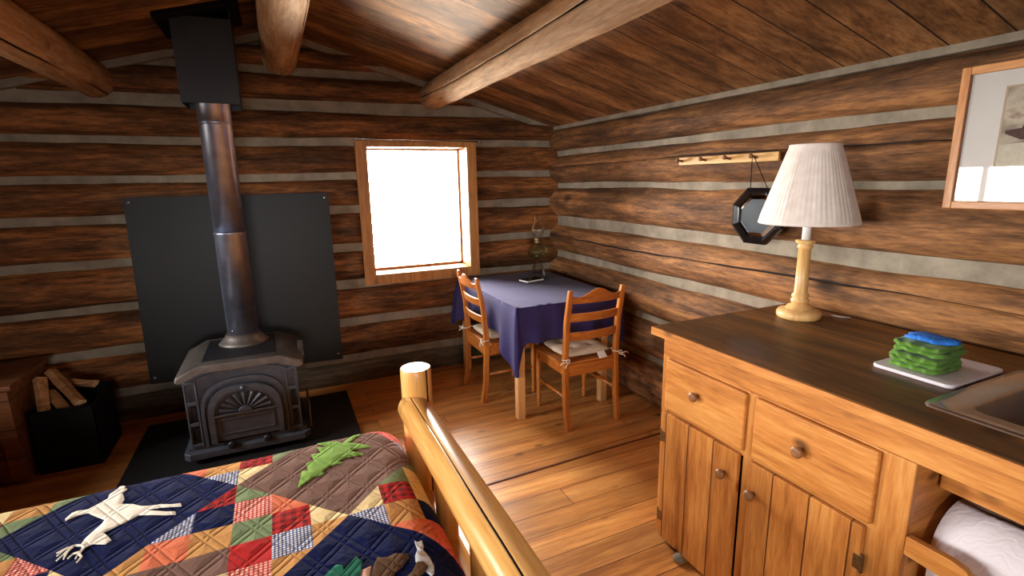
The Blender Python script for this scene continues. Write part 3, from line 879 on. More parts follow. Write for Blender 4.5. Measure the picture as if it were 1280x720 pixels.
def split_log(name, a, b, w, label, seed):
    r = random.Random(seed)
    a = Vector(a); b = Vector(b)
    d = (b - a).normalized(); u = d.cross(Vector((0, 0, 1))).normalized(); v = u.cross(d)
    pts = []
    for i in range(5):
        an = [0.2, 1.5, 2.7, 3.9, 5.2][i] + r.uniform(-.3, .3)
        pts.append((math.cos(an) * w * r.uniform(.7, 1.1), math.sin(an) * w * r.uniform(.6, 1.0)))
    n = len(pts); L = 6
    vs = []
    for k in range(L + 1):
        p = a.lerp(b, k / L); j = 1 + r.uniform(-.06, .06)
        for x, y in pts:
            vs.append(p + u * x * j + v * y * j)
    m = MB(); m.add(vs, [(k * n + i, k * n + (i + 1) % n, (k + 1) * n + (i + 1) % n, (k + 1) * n + i) for k in range(L) for i in range(n)])
    m.f.append(list(range(n - 1, -1, -1))); m.mi.append(1); m.sm.append(False)
    m.f.append([L * n + i for i in range(n)]); m.mi.append(1); m.sm.append(False)
    o = m.build(name, [M['firewood'], M['fire_end']])
    return tag(o, label, 'firewood', 'split firewood in the bin')
split_log('firewood_stick', (-1.310, 3.70, 0.50), (-1.120, 3.44, 0.368), 0.030, 'long pale firewood stick sloping down across the top of the pile to the right', 1)
split_log('firewood_stick', (-1.325, 3.60, 0.49), (-1.275, 3.43, 0.35), 0.034, 'pale flat-faced firewood piece standing steeply at the left of the pile', 2)
split_log('firewood_stick', (-1.290, 3.58, 0.41), (-1.180, 3.425, 0.33), 0.030, 'firewood piece lying in the middle of the pile, below the long stick', 3)
split_log('firewood_stick', (-1.270, 3.72, 0.42), (-1.105, 3.66, 0.40), 0.034, 'dim firewood piece at the back right of the pile', 4)
split_log('firewood_stick', (-1.200, 3.62, 0.34), (-1.140, 3.425, 0.295), 0.026, 'small firewood piece with a bright cut end at the lower front of the pile', 5)
split_log('firewood_stick', (-1.318, 3.50, 0.33), (-1.245, 3.42, 0.25), 0.022, 'thin firewood stick pointing down at the left front of the pile', 6)

# ------------------------------------------------------------------ table by the window
TZ = 0.758
table = thing('dining_table', 'small pine table in the corner, hidden under the navy cloth', 'table', (1.68, 3.34, 0))
P = table.location
MB().box(1.30, 2.06, 2.80, 3.90, TZ - .025, TZ).build('table_top', M['table_leg'], table, 0.004, off=P)
MB().box(1.33, 2.03, 2.83, 3.87, TZ - .115, TZ - .026).build('apron', M['table_leg'], table, 0.003, off=P)
for x in (1.325, 1.965):
    for y in (2.825, 3.86):
        MB().prism([(x - .026, y - .026), (x + .026, y - .026), (x + .026, y + .026), (x - .026, y + .026)], 0, TZ - .027).build('leg', M['table_leg'], table, 0.003, off=P)

def tablecloth():
    # perimeter of the table, counter-clockwise from the near-left corner
    x0, x1, y0, y1 = 1.292, 2.075, 2.785, 3.905
    per = []
    def edge(p, q, nrm, n):
        for i in range(n):
            t = i / n
            per.append((p[0] + (q[0] - p[0]) * t, p[1] + (q[1] - p[1]) * t, nrm[0], nrm[1], t))
    def corner(c, a0, k=7, r=0.012):
        for i in range(k):
            a = a0 + PI / 2 * (i + 0.5) / k
            per.append((c[0] + r * math.cos(a) * 0.4, c[1] + r * math.sin(a) * 0.4, math.cos(a), math.sin(a), -1))
    corner((x0, y0), PI)
    i_near = len(per); edge((x0, y0), (x1, y0), (0, -1), 34)
    corner((x1, y0), -PI / 2); edge((x1, y0), (x1, y1), (1, 0), 44)
    corner((x1, y1), 0); edge((x1, y1), (x0, y1), (0, 1), 34)
    corner((x0, y1), PI / 2); edge((x0, y1), (x0, y0), (-1, 0), 44)
    n = len(per); K = 12
    m = MB(); vs = []
    zt = TZ + 0.006
    for k in range(K + 1):
        f = k / K
        for x, y, nx, ny, t in per:
            near = nx == 0 and ny == -1; right = nx == 1; back = ny == 1 and nx == 0; left = nx == -1 and ny == 0
            cor = t < 0
            dnl = math.hypot(x - x0, y - y0); dfl = math.hypot(x - x0, y - y1); dnr = math.hypot(x - x1, y - y0)
            drop = 0.235
            if left: drop = 0.235 + 0.215 * max(0, 1 - dnl / 0.34) + 0.14 * max(0, 1 - dfl / 0.30)
            if near: drop = 0.235 + 0.21 * max(0, 1 - dnl / 0.055) + 0.08 * max(0, 1 - dnr / 0.15)
            if right: drop = 0.24 + 0.10 * max(0, 1 - dnr / 0.2)
            if back: drop = 0.20
            if cor:
                drop = {0: 0.45, 1: 0.33, 2: 0.22, 3: 0.375}[(0 if (x < 1.5 and y < 3) else 1 if y < 3 else 2 if x > 1.5 else 3)]
            fl = 0.010 + 0.022 * math.sin(x * 31 + y * 23) * f
            if left: fl += 0.05 * max(0, 1 - dfl / 0.3) + 0.025 * max(0, 1 - dnl / 0.25)
            if cor and x < 1.5: fl += 0.075 if y > 3 else 0.012
            if right or (cor and x > 1.5): fl = min(fl, 0.02) + 0.012
            if back or (cor and y > 3 and x > 1.5): fl = 0.006
            out = 0.006 * min(1, f * 6) + fl * f ** 0.8
            vs.append((x + nx * out, y + ny * out, zt - drop * f ** 1.05 - (0.004 if 0 < f < 0.12 else 0)))
    fs = [(k * n + i, k * n + (i + 1) % n, (k + 1) * n + (i + 1) % n, (k + 1) * n + i) for k in range(K) for i in range(n)]
    # top: grid with slight creases
    m.add(vs, fs, 0, True)
    NX, NY = 24, 34
    gv = []
    for j in range(NY + 1):
        for i in range(NX + 1):
            u, v = i / NX, j / NY
            x = x0 + (x1 - x0) * u; y = y0 + (y1 - y0) * v
            e = min(u, 1 - u, v, 1 - v)
            z = zt + 0.0005 + (0.004 * max(0, mnoise.noise(Vector((x * 9 + y * 4, y * 5 - x * 3, 2)))) + 0.003 * abs(mnoise.noise(Vector((x * 20, y * 14, 0))))) * min(1, e * 12)
            gv.append((x, y, z))
    m.add(gv, [(j * (NX + 1) + i, j * (NX + 1) + i + 1, (j + 1) * (NX + 1) + i + 1, (j + 1) * (NX + 1) + i) for j in range(NY) for i in range(NX)], 0, True)
    return m
o = tablecloth().build('tablecloth', M['navy_cloth'])
bm = bmesh.new(); bm.from_mesh(o.data); bmesh.ops.remove_doubles(bm, verts=bm.verts, dist=0.003); bmesh.ops.recalc_face_normals(bm, faces=bm.faces); bm.to_mesh(o.data); bm.free()
tag(o, 'navy blue tablecloth draped over the corner table', 'tablecloth')

# oil lamp
ol = thing('oil_lamp', 'clear glass oil lamp with tall chimney on the navy tablecloth', 'oil lamp', (1.865, 3.60, TZ + .008))
P = ol.location; Z0 = TZ + .008; C0 = (1.865, 3.60, Z0)
MB().lathe([(0.082, 0), (0.084, .008), (0.070, .022), (0.048, .075), (0.030, .120), (0.022, .150), (0.020, .158)], C0, 32).build('glass_foot', M['lamp_glass'], ol, off=P)
MB().lathe([(0.022, .158), (0.052, .172), (0.076, .198), (0.082, .222), (0.070, .252), (0.042, .274), (0.026, .284)], C0, 32).build('oil_font', M['oil'], ol, off=P)
MB().lathe([(0.027, .284), (0.030, .292), (0.024, .300), (0.030, .306), (0.031, .325), (0.022, .330)], C0, 24).build('burner', M['brass_dark'], ol, off=P)
MB().lathe([(0.030, .322), (0.034, .340), (0.054, .372), (0.056, .398), (0.044, .430), (0.030, .455), (0.028, .480), (0.034, .498), (0.036, .502)], C0, 32, cap=False).build('glass_chimney', M['lamp_glass'], ol, off=P)
MB().tube([(C0[0] + .03, C0[1], Z0 + .315), (C0[0] + .055, C0[1] - .02, Z0 + .315)], 0.003, 8).build('wick_knob', M['brass_dark'], ol, off=P)
nb = thing('notebook', 'small black notebook lying at the foot of the oil lamp', 'notebook', (1.755, 3.50, TZ + .011), 0.25)
MB().box(-.085, .085, -.055, .055, 0.0, 0.003).build('cover', M['black_matt'], nb, 0.001)
MB().box(-.082, .083, -.052, .053, 0.0031, 0.016).build('pages', M['tag_white'], nb, 0.001)
MB().box(-.085, .085, -.055, .055, 0.0161, 0.019).build('cover', M['black_matt'], nb, 0.001)
o = thing('pen', 'slim silver pen lying across the black notebook', 'pen', (1.755, 3.50, TZ + .0345), 0.85)
MB().tube([(-.065, 0, 0), (.055, 0, 0)], 0.0042, 10).build('barrel', M['steel'], o)
MB().tube([(.055, 0, 0), (.066, 0, 0), (.07, 0, 0)], [0.0038, 0.002, 0.0008], 10).build('tip', M['black_gloss'], o)


# ------------------------------------------------------------------ chairs (local: x across, y towards the seat front)
def make_chair(label, loc, rz):
    c = thing('dining_chair', label, 'chair', loc, rz, 'ladder back chairs at the table')
    W = 0.187
    def ypost(z):
        pts = [(0, -.030), (.16, -.006), (.44, .008), (.66, -.008), (.91, -.052)]
        for (a, ya), (b_, yb) in zip(pts, pts[1:]):
            if z <= b_:
                t = (z - a) / (b_ - a); t = t * t * (3 - 2 * t) * 0.5 + t * 0.5
                return ya + (yb - ya) * t
        return pts[-1][1]
    for s in (-1, 1):
        m = MB(); vs = []; K = 22
        for k in range(K + 1):
            z = 0.905 * k / K; y = ypost(z); w = 0.0165; d = 0.018 if z < .5 else 0.018 - .005 * (z - .5) / .4
            if k == K: w *= .8; d *= .8
            vs += [(s * W - w, y - d, z), (s * W + w, y - d, z), (s * W + w, y + d, z), (s * W - w, y + d, z)]
        fs = [(k * 4 + i, k * 4 + (i + 1) % 4, k * 4 + 4 + (i + 1) % 4, k * 4 + 4 + i) for k in range(K) for i in range(4)] + [(3, 2, 1, 0), (K * 4, K * 4 + 1, K * 4 + 2, K * 4 + 3)]
        m.add(vs, fs); m.build('back_post', M['chair'], c, 0.005)
        # turned front leg
        pr = [(.010, 0), (.013, .01), (.015, .035), (.011, .045), (.016, .055), (.017, .062), (.012, .072), (.0125, .10), (.017, .22), (.019, .30), (.014, .318), (.020, .330), (.014, .342), (.020, .355), (.020, .375), (.018, .415)]
        MB().lathe(pr, (s * W * .98, .372, 0), 20).build('front_leg', M['chair'], c)
        MB().tube([(s * W, ypost(.21) + .012, .21), (s * W * .98, .362, .205)], 0.0105, 10).build('stretcher', M['chair_x'], c)
        MB().box(s * W - .009, s * W + .009, ypost(.4) + .014, .365, .355, .418).build('seat_rail', M['chair_x'], c, 0.002)
    MB().box(-W + .012, W - .012, .365, .383, .355, .418).build('seat_rail', M['chair_x'], c, 0.002)
    MB().box(-W + .015, W - .015, -.004, .014, .345, .418).build('seat_rail', M['chair_x'], c, 0.002)
    MB().prism([(-W + .02, -.005), (W - .02, -.005), (W + .022, .03), (W + .03, .38), (W + .01, .405), (-W - .01, .405), (-W - .03, .38), (-W - .022, .03)], .420, .438).build('seat', M['chair_x'], c, 0.006)
    # curved slats and crest
    def slat(z0, z1, hump, name):
        m = MB(); vs = []; K = 20
        for k in range(K + 1):
            u = -1 + 2 * k / K; x = u * (W - .012)
            bow = -.022 * (1 - u * u)
            hb = hump * (0.5 + 0.5 * math.cos(PI * min(1, abs(u) / .62))) - (0.010 * math.sin(PI * min(1, max(0, (abs(u) - .5) / .5))) if hump else 0)
            for z, dy in ((z0, -.008), (z0, .008), (z1 + hb, .008), (z1 + hb, -.008)):
                vs.append((x, ypost((z0 + z1) / 2) + bow + dy - (z - (z0 + z1) / 2) * .16, z))
        m.add(vs, [(k * 4 + i, k * 4 + (i + 1) % 4, k * 4 + 4 + (i + 1) % 4, k * 4 + 4 + i) for k in range(K) for i in range(4)] + [(3, 2, 1, 0), (K * 4, K * 4 + 1, K * 4 + 2, K * 4 + 3)])
        m.build(name, M['chair_x'], c, 0.003)
    slat(.818, .868, .040, 'crest_rail')
    slat(.700, .752, 0, 'slat')
    slat(.578, .632, 0, 'slat')
    return c


def make_cushion(label, loc, rz, with_tag):
    c = thing('seat_cushion', label, 'cushion', loc, rz, 'tie-on seat cushions')
    m = MB(); N = 22; vs = []; 
    for side in (1, -1):
        for j in range(N + 1):
            for i in range(N + 1):
                u = -1 + 2 * i / N; v = -1 + 2 * j / N
                su = u * math.sqrt(1 - v * v * .16); sv = v * math.sqrt(1 - u * u * .16)
                puff = max(0, (1 - abs(u) ** 4) * (1 - abs(v) ** 4)) ** .5
                z = side * .026 * puff
                for tx, ty in ((-.4, -.4), (.4, -.4), (-.4, .4), (.4, .4)):
                    z -= side * .016 * math.exp(-((u - tx) ** 2 + (v - ty) ** 2) / .02) * (side > 0)
                vs.append((su * .178, .19 + sv * .172, .468 + z + .006 * mnoise.noise(Vector((u * 2, v * 2, side)))))
    n2 = (N + 1) ** 2
    fs = []
    for s in range(2):
        for j in range(N):
            for i in range(N):
                a = s * n2 + j * (N + 1) + i
                q = (a, a + 1, a + N + 2, a + N + 1)
                fs.append(q if s == 0 else q[::-1])
    m.add(vs, fs, 0, True)
    o = m.build('pad', M['cushion'], c)
    bm = bmesh.new(); bm.from_mesh(o.data); bmesh.ops.remove_doubles(bm, verts=bm.verts, dist=0.004); bmesh.ops.recalc_face_normals(bm, faces=bm.faces); bm.to_mesh(o.data); bm.free()
    for s in (-1, 1):
        x = s * .187
        tb = MB()
        ring = [(x + .024 * math.cos(a), -.002 + .026 * math.sin(a), .462 + .004 * math.sin(a * 2)) for a in [i * 2 * PI / 14 for i in range(15)]]
        tb.tube(ring, .0035, 6)
        tb.tube([(x, -.028, .462), (x + s * .018, -.042, .455), (x + s * .045, -.046, .462), (x + s * .065, -.044, .448)], .0035, 6)
        tb.tube([(x, -.028, .462), (x + s * .008, -.045, .448), (x + s * .026, -.052, .444), (x + s * .034, -.055, .428)], .0035, 6)
        lp = [(x + s * .006 + .013 * math.cos(a), -.038, .462 + .013 * math.sin(a)) for a in [i * 2 * PI / 10 for i in range(11)]]
        tb.tube(lp, .003, 6)
        tb.tube([(x, .0, .466), (x * .9, .04, .468)], .0035, 6)
        tb.build('tie', M['tie'], c)
    if with_tag:
        MB().add([(.045, .012, .468), (.105, .016, .470), (.100, -.028, .442), (.040, -.032, .440), (.045, .013, .470), (.105, .017, .472), (.100, -.027, .444), (.040, -.031, .442)],
                 [(0, 1, 2, 3), (7, 6, 5, 4), (0, 4, 5, 1), (1, 5, 6, 2), (2, 6, 7, 3), (3, 7, 4, 0)]).build('care_tag', M['tag_white'], c)
    return c

CB = (1.703, 2.565, 0); CA = (1.222, 3.345, 0)
make_chair('ladder-back wooden chair nearest the cabinet, with its back to the camera', CB, 0)
make_chair('ladder-back wooden chair standing below the window, seen from its side', CA, -PI / 2)
make_cushion('beige tufted cushion with a white tag, on the chair nearest the cabinet', CB, 0, True)
make_cushion('pale tied cushion on the chair below the window', CA, -PI / 2, False)

# ------------------------------------------------------------------ bed
bed = thing('log_bed', 'peeled log bed with a rounded footboard rail and thick corner post', 'bed', (-0.6, 1.1, 0))
P = bed.location
BX = 0.42
def vlog(x, y, z0, z1, r, name, seed, cracks=(), capmat=True, taper=0.0):
    m = MB(); ns = 84 if cracks else 40; nl = 14; vs = []
    prof = [(z0 + (z1 - z0) * i / nl, 1.0) for i in range(nl)] + [(z1 - .006, 1.0), (z1 - .001, .965), (z1, .93)]
    for z, sc in prof:
        for s in range(ns):
            an = 2 * PI * s / ns
            k = sc * (1 + .02 * mnoise.noise(Vector((z * 2, math.cos(an) + seed, math.sin(an)))))
            for ca, cd in cracks:
                if abs((an - ca + PI) % (2 * PI) - PI) < PI / ns * 1.01: k -= cd
            vs.append((x + r * k * math.cos(an), y + r * k * math.sin(an), z))
    L = len(prof)
    o0 = len(m.v); m.add(vs, [], 0, True)
    for i in range(L - 1):
        for s in range(ns):
            m.f.append([i * ns + s, i * ns + (s + 1) % ns, (i + 1) * ns + (s + 1) % ns, (i + 1) * ns + s])
            dk = any(abs((2 * PI * q_ / ns - ca + PI) % (2 * PI) - PI) < PI / ns * 1.01 for ca, cd in cracks for q_ in (s, s + 1))
            m.mi.append(2 if dk else 0); m.sm.append(not dk)
    m.f.append([s for s in range(ns - 1, -1, -1)]); m.mi.append(0); m.sm.append(False)
    m.f.append([(L - 1) * ns + s for s in range(ns)]); m.mi.append(1); m.sm.append(False)
    return m.build(name, [M['bed_log'], M['end_grain'], M['crack']], bed, off=P)
vlog(BX, 1.845, 0, 0.85, 0.059, 'corner_post', 1, ((5.25, 0.08),))
vlog(BX, 0.20, 0, 0.85, 0.059, 'corner_post', 2)
for y in (1.845, 0.20):
    vlog(-1.85, y, 0, 1.05, 0.06, 'corner_post', 3 + y)
MB().log('y', 1.83, 0.21, (BX - .022, 0.695), 0.058, 0.058, seed=21, rough=.02, cracks=((1.9, 0.10),), ns=56, crackmi=1).build('top_rail', [M['bed_rail'], M['crack']], bed, off=P)
MB().log('y', 1.83, 0.21, (BX, 0.30), 0.050, 0.050, seed=23, rough=.02).build('lower_rail', M['bed_rail'], bed, off=P)
for i, y in enumerate((1.50, 1.155, 0.81, 0.47)):
    vlog(BX, y, 0.30, 0.68, 0.037, 'spindle', 30 + i)
MB().log('y', 1.83, 0.21, (-1.85, 0.95), 0.055, 0.055, seed=25, rough=.02).build('head_rail', M['bed_rail'], bed, off=P)
for y in (1.845, 0.20):
    MB().log('x', -1.85, BX, (y, 0.27), 0.05, 0.05, seed=27 + y, rough=.02).build('side_rail', M['bed_rail'], bed, off=P)
o = MB().box(-1.78, 0.30, 0.27, 1.80, 0.30, 0.575).build('mattress', M['pillow_white'], None, 0.05, 4)
tag(o, 'thick white mattress under the patchwork quilt', 'mattress')

# patchwork quilt: laid out flat in (u, v), then bent over the mattress edges
EX, EY0, EY1, ER = 0.355, 0.215, 1.925, 0.12
U0, U1 = -1.80, EX + 0.19
V0, V1 = EY0 - 0.10, EY1 + 0.20
QZ = 0.622
BCX, BCY, PER = 0.095, 1.672, 0.60
def bend(s, e, r):
    a = s - (e - r)
    if a <= 0: return s, 0.0
    an = a / r
    if an < PI / 2: return e - r + r * math.sin(an), r * (1 - math.cos(an))
    return e, r + (a - r * PI / 2)
def quilt_pt(u, v, lift=0.0):
    x, dx = bend(u, EX, ER)
    y, dy = bend(v, EY1, ER)
    if v < (EY0 + EY1) / 2:
        yy, dy = bend(-v, -EY0, ER); y = -yy
    w = 0.010 * mnoise.noise(Vector((u * 2.3, v * 2.1, 4))) + 0.004 * mnoise.noise(Vector((u * 8, v * 8, 1)))
    # puffs between the two sets of stitched diagonals
    z = QZ + w - dx - dy
    sx = 1.0 if dx > 0.09 else 0.0
    return Vector((x + lift * sx, y + (lift if dy > 0.09 else 0), z + lift * (1 - sx)))
CELL = {}
names = ['q_tan', 'q_salmon', 'q_cream', 'q_sage', 'q_plaid', 'q_check', 'q_pinkcheck', 'q_red', 'q_navy', 'q_brown', 'q_pinkprint']
def setc(x, y, nme):
    CELL[(math.floor((x - BCX + 0.3) / 0.1 + 1e-6), math.floor((y - BCY + 0.3) / 0.1 + 1e-6))] = nme
for x, y, nme in [(-.155, 1.525, 'q_pinkcheck'), (-.055, 1.525, 'q_salmon'), (-.055, 1.43, 'q_plaid'), (-.155, 1.43, 'q_sage'), (-.055, 1.325, 'q_check'), (-.155, 1.325, 'q_red'),
                  (-.255, 1.62, 'q_plaid'), (-.255, 1.525, 'q_navy'), (-.255, 1.425, 'q_tan'), (-.355, 1.525, 'q_check'), (-.355, 1.425, 'q_salmon'), (-.455, 1.425, 'q_tan'), (-.455, 1.325, 'q_brown'), (-.355, 1.325, 'q_brown'),
                  (.045, 1.475, 'q_cream'), (.045, 1.43, 'q_cream'), (.045, 1.325, 'q_tan'), (-.055, 1.225, 'q_tan'), (-.155, 1.225, 'q_pinkcheck'), (-.255, 1.325, 'q_brown'), (-.155, 1.62, 'q_sage'),
                  (-.355, 1.92, 'q_salmon'), (-.355, 1.83, 'q_salmon'), (-.255, 1.83, 'q_tan'), (-.155, 1.83, 'q_plaid'), (-.055, 1.83, 'q_sage'), (-.255, 1.73, 'q_check'), (-.155, 1.73, 'q_cream'),
                  (-.055, 1.93, 'q_tan'), (-.155, 1.93, 'q_cream'), (-.255, 1.93, 'q_navy'), (-.455, 1.93, 'q_red'),
                  (.245, 1.53, 'q_sage'), (.345, 1.62, 'q_sage'), (.245, 1.43, 'q_plaid'), (.345, 1.53, 'q_cream'), (.145, 1.43, 'q_cream'), (.145, 1.325, 'q_check'), (.245, 1.325, 'q_tan'), (.345, 1.43, 'q_cream'),
                  (.345, 1.325, 'q_navy'), (.245, 1.225, 'q_salmon'), (.345, 1.225, 'q_pinkprint'), (.345, 1.13, 'q_pinkprint'), (.345, 1.83, 'q_pinkprint'), (.245, 1.83, 'q_pinkprint'), (.345, 1.93, 'q_red'),
                  (-.655, 1.83, 'q_sage'), (-.755, 1.83, 'q_tan'), (-.755, 1.73, 'q_sage'), (-.855, 1.73, 'q_plaid'), (-.855, 1.83, 'q_cream'), (-.955, 1.73, 'q_tan'), (-.855, 1.63, 'q_cream'), (-.755, 1.63, 'q_sage'), (-.955, 1.63, 'q_cream'), (-.955, 1.83, 'q_navy')]:
    setc(x, y, nme)
def patch(u, v):
    if u > EX + 0.075 or v > EY1 + 0.10 or v < EY0 - 0.03: return 'q_navy'
    iu = round((u - BCX) / PER); iv = round((v - BCY) / PER)
    du, dv = abs(u - BCX - iu * PER), abs(v - BCY - iv * PER)
    if du + dv < 0.30 and max(du, dv) < 0.30:
        return 'q_brown' if (iu + iv) % 2 == 0 else 'q_navy'
    i, j = math.floor((u - BCX + 0.3) / 0.1 + 1e-6), math.floor((v - BCY + 0.3) / 0.1 + 1e-6)
    if (i, j) in CELL: return CELL[(i, j)]
    return names[(i * 5 + j * 3 + i * j) % len(names)]
bm = bmesh.new()
vv = [bm.verts.new(p) for p in ((U0, V0, 0), (U1, V0, 0), (U1, V1, 0), (U0, V1, 0))]
bm.faces.new(vv)
def cut(co, no):
    bmesh.ops.bisect_plane(bm, geom=bm.verts[:] + bm.edges[:] + bm.faces[:], plane_co=co, plane_no=no)
x = BCX - 0.3 - 0.1 * 17
while x < U1:
    if x > U0: cut((x, 0, 0), (1, 0, 0))
    x += 0.05 if x < 0.1 else 0.025
x = BCX - 0.3
y = BCY - 0.3 - 0.1 * 13
while y < V1:
    if y > V0: cut((0, y, 0), (0, 1, 0))
    y += 0.05 if y < 1.7 else 0.025
cut((EX + 0.075, 0, 0), (1, 0, 0)); cut((0, EY1 + 0.10, 0), (0, 1, 0)); cut((0, EY0 - 0.03, 0), (0, 1, 0))
for s in range(-8, 9):
    d = s * PER
    for off in (-0.30, 0.30):
        cut((BCX + d + off, BCY, 0), (1, 1, 0)); cut((BCX + d + off, BCY, 0), (1, -1, 0))
qm = [M[k_] for k_ in names]
for f in bm.faces:
    c = f.calc_center_median()
    f.material_index = names.index(patch(c.x, c.y)); f.smooth = True
for v in bm.verts:
    v.co = quilt_pt(v.co.x, v.co.y)
me = bpy.data.meshes.new('quilt'); bm.to_mesh(me); bm.free()
for m in qm: me.materials.append(m)
quilt = bpy.data.objects.new('quilt', me); COL.objects.link(quilt)
so = quilt.modifiers.new('thick', 'SOLIDIFY'); so.thickness = 0.018; so.offset = -1
tag(quilt, 'patchwork quilt with navy and brown blocks and wildlife appliques on the bed', 'quilt')

DEER = [(-0.538, 1.841), (-0.529, 1.829), (-0.527, 1.812), (-0.518, 1.802), (-0.526, 1.784), (-0.512, 1.741), (-0.515, 1.717), (-0.481, 1.698), (-0.456, 1.674), (-0.435, 1.663), (-0.404, 1.655), (-0.375, 1.641), (-0.352, 1.637), (-0.347, 1.622), (-0.376, 1.63), (-0.401, 1.638), (-0.438, 1.644), (-0.422, 1.631), (-0.386, 1.609), (-0.36, 1.599), (-0.356, 1.584), (-0.384, 1.593), (-0.412, 1.607), (-0.454, 1.627), (-0.475, 1.61), (-0.502, 1.592), (-0.523, 1.578), (-0.495, 1.532), (-0.506, 1.521), (-0.535, 1.535), (-0.548, 1.53), (-0.556, 1.524), (-0.563, 1.546), (-0.561, 1.567), (-0.554, 1.587), (-0.547, 1.605), (-0.539, 1.623), (-0.536, 1.646), (-0.562, 1.675), (-0.592, 1.71), (-0.614, 1.711), (-0.63, 1.702), (-0.64, 1.694), (-0.643, 1.705), (-0.635, 1.731), (-0.624, 1.736), (-0.597, 1.729), (-0.579, 1.745), (-0.559, 1.767), (-0.56, 1.794), (-0.546, 1.814), (-0.545, 1.841)]
TREE = [(-0.032, 1.566), (-0.015, 1.66), (0.003, 1.65), (-0.001, 1.703), (0.026, 1.704), (0.018, 1.757), (0.051, 1.75), (0.041, 1.802), (0.081, 1.776), (0.044, 1.838), (0.112, 1.809), (0.126, 1.784), (0.175, 1.846), (0.197, 1.838), (0.147, 1.781), (0.174, 1.764), (0.215, 1.718), (0.159, 1.727), (0.146, 1.718), (0.185, 1.678), (0.126, 1.683), (0.097, 1.668), (0.113, 1.652), (0.07, 1.654), (0.046, 1.629), (0.049, 1.61), (0.015, 1.609)]
WOLF = [(0.237, 1.177), (0.244, 1.167), (0.255, 1.17), (0.254, 1.148), (0.249, 1.135), (0.258, 1.101), (0.26, 1.072), (0.253, 1.048), (0.245, 1.042), (0.237, 1.06), (0.23, 1.091), (0.222, 1.104), (0.225, 1.122), (0.236, 1.141)]
BEAR = [(0.138, 1.159), (0.161, 1.148), (0.181, 1.153), (0.21, 1.139), (0.21, 1.125), (0.185, 1.099), (0.168, 1.09), (0.15, 1.063), (0.097, 1.089), (0.12, 1.126)]
CUB = [(0.225, 1.098), (0.239, 1.091), (0.245, 1.07), (0.233, 1.058), (0.198, 1.04), (0.174, 1.052), (0.206, 1.071)]
ROCK = [(0.094, 1.13), (0.119, 1.134), (0.107, 1.097), (0.088, 1.106)]
LEAF = [(0.041, 1.176), (0.055, 1.167), (0.055, 1.148), (0.09, 1.183), (0.101, 1.158), (0.094, 1.13), (0.083, 1.092), (-0.0, 1.132), (0.019, 1.155)]
def unbend(x, e, r):
    if x <= e - r: return x
    return e - r + r * math.asin(min(0.999, (x - e + r) / r))
def applique(name, poly, mat, label, lift=0.003):
    b2 = bmesh.new()
    vs = [b2.verts.new((unbend(x, EX, ER), unbend(y, EY1, ER), 0)) for x, y in poly]
    b2.faces.new(vs)
    bmesh.ops.triangulate(b2, faces=b2.faces[:])
    x0_, x1_ = min(p[0] for p in poly), max(p[0] for p in poly) + .1; y0_, y1_ = min(p[1] for p in poly), max(p[1] for p in poly) + .1
    for ax_, a0_, a1_ in ((0, x0_, x1_), (1, y0_, y1_)):
        a = a0_ + .013
        while a < a1_:
            co = (a, 0, 0) if ax_ == 0 else (0, a, 0); no = (1, 0, 0) if ax_ == 0 else (0, 1, 0)
            bmesh.ops.bisect_plane(b2, geom=b2.verts[:] + b2.edges[:] + b2.faces[:], plane_co=co, plane_no=no)
            a += .02
    for v in b2.verts: v.co = quilt_pt(v.co.x, v.co.y, lift)
    for f in b2.faces: f.smooth = True
    bmesh.ops.recalc_face_normals(b2, faces=b2.faces)
    me = bpy.data.meshes.new(name); b2.to_mesh(me); b2.free(); me.materials.append(mat)
    o = bpy.data.objects.new(name, me); COL.objects.link(o); o.parent = quilt
    s_ = o.modifiers.new('thick', 'SOLIDIFY'); s_.thickness = 0.003; s_.offset = 0
    o['label'] = label
applique('deer_applique', DEER, M['a_cream'], 'cream deer silhouette sewn on the navy block')
for ln in ([(-.554, 1.538), (-.578, 1.550), (-.598, 1.541), (-.607, 1.523)], [(-.590, 1.547), (-.612, 1.536)], [(-.580, 1.545), (-.590, 1.528), (-.602, 1.502)], [(-.588, 1.530), (-.587, 1.500)],
           [(-.552, 1.530), (-.558, 1.508), (-.560, 1.490)], [(-.558, 1.508), (-.548, 1.492), (-.553, 1.473)], [(-.558, 1.514), (-.571, 1.513), (-.578, 1.498)]):
    pts = []
    for (xa, ya), (xb, yb) in zip(ln, ln[1:]):
        pts += [quilt_pt(xa + (xb - xa) * q_ / 3, ya + (yb - ya) * q_ / 3, .003) for q_ in range(3)]
    pts.append(quilt_pt(*ln[-1], .003))
    MB().tube(pts, [.0034 - .0018 * q_ / (len(pts) - 1) for q_ in range(len(pts))], 8).build('antler_applique', M['a_cream'], quilt)
applique('tree_applique', TREE, M['a_green'], 'light green fir tree sewn on the brown block')
applique('wolf_applique', WOLF, M['a_grey'], 'grey animal silhouette on the lower navy block')
applique('bear_applique', BEAR, M['a_brown'], 'dark brown bear shape on the lower navy block')
applique('bear_cub_applique', CUB, M['a_brown'], 'small dark brown shape beside the grey animal', 0.006)
applique('rock_applique', ROCK, M['a_pink'], 'pinkish scrap beside the bear shape', 0.005)
applique('bush_applique', LEAF, M['a_teal'], 'dark green bush on the lower navy block', 0.007)

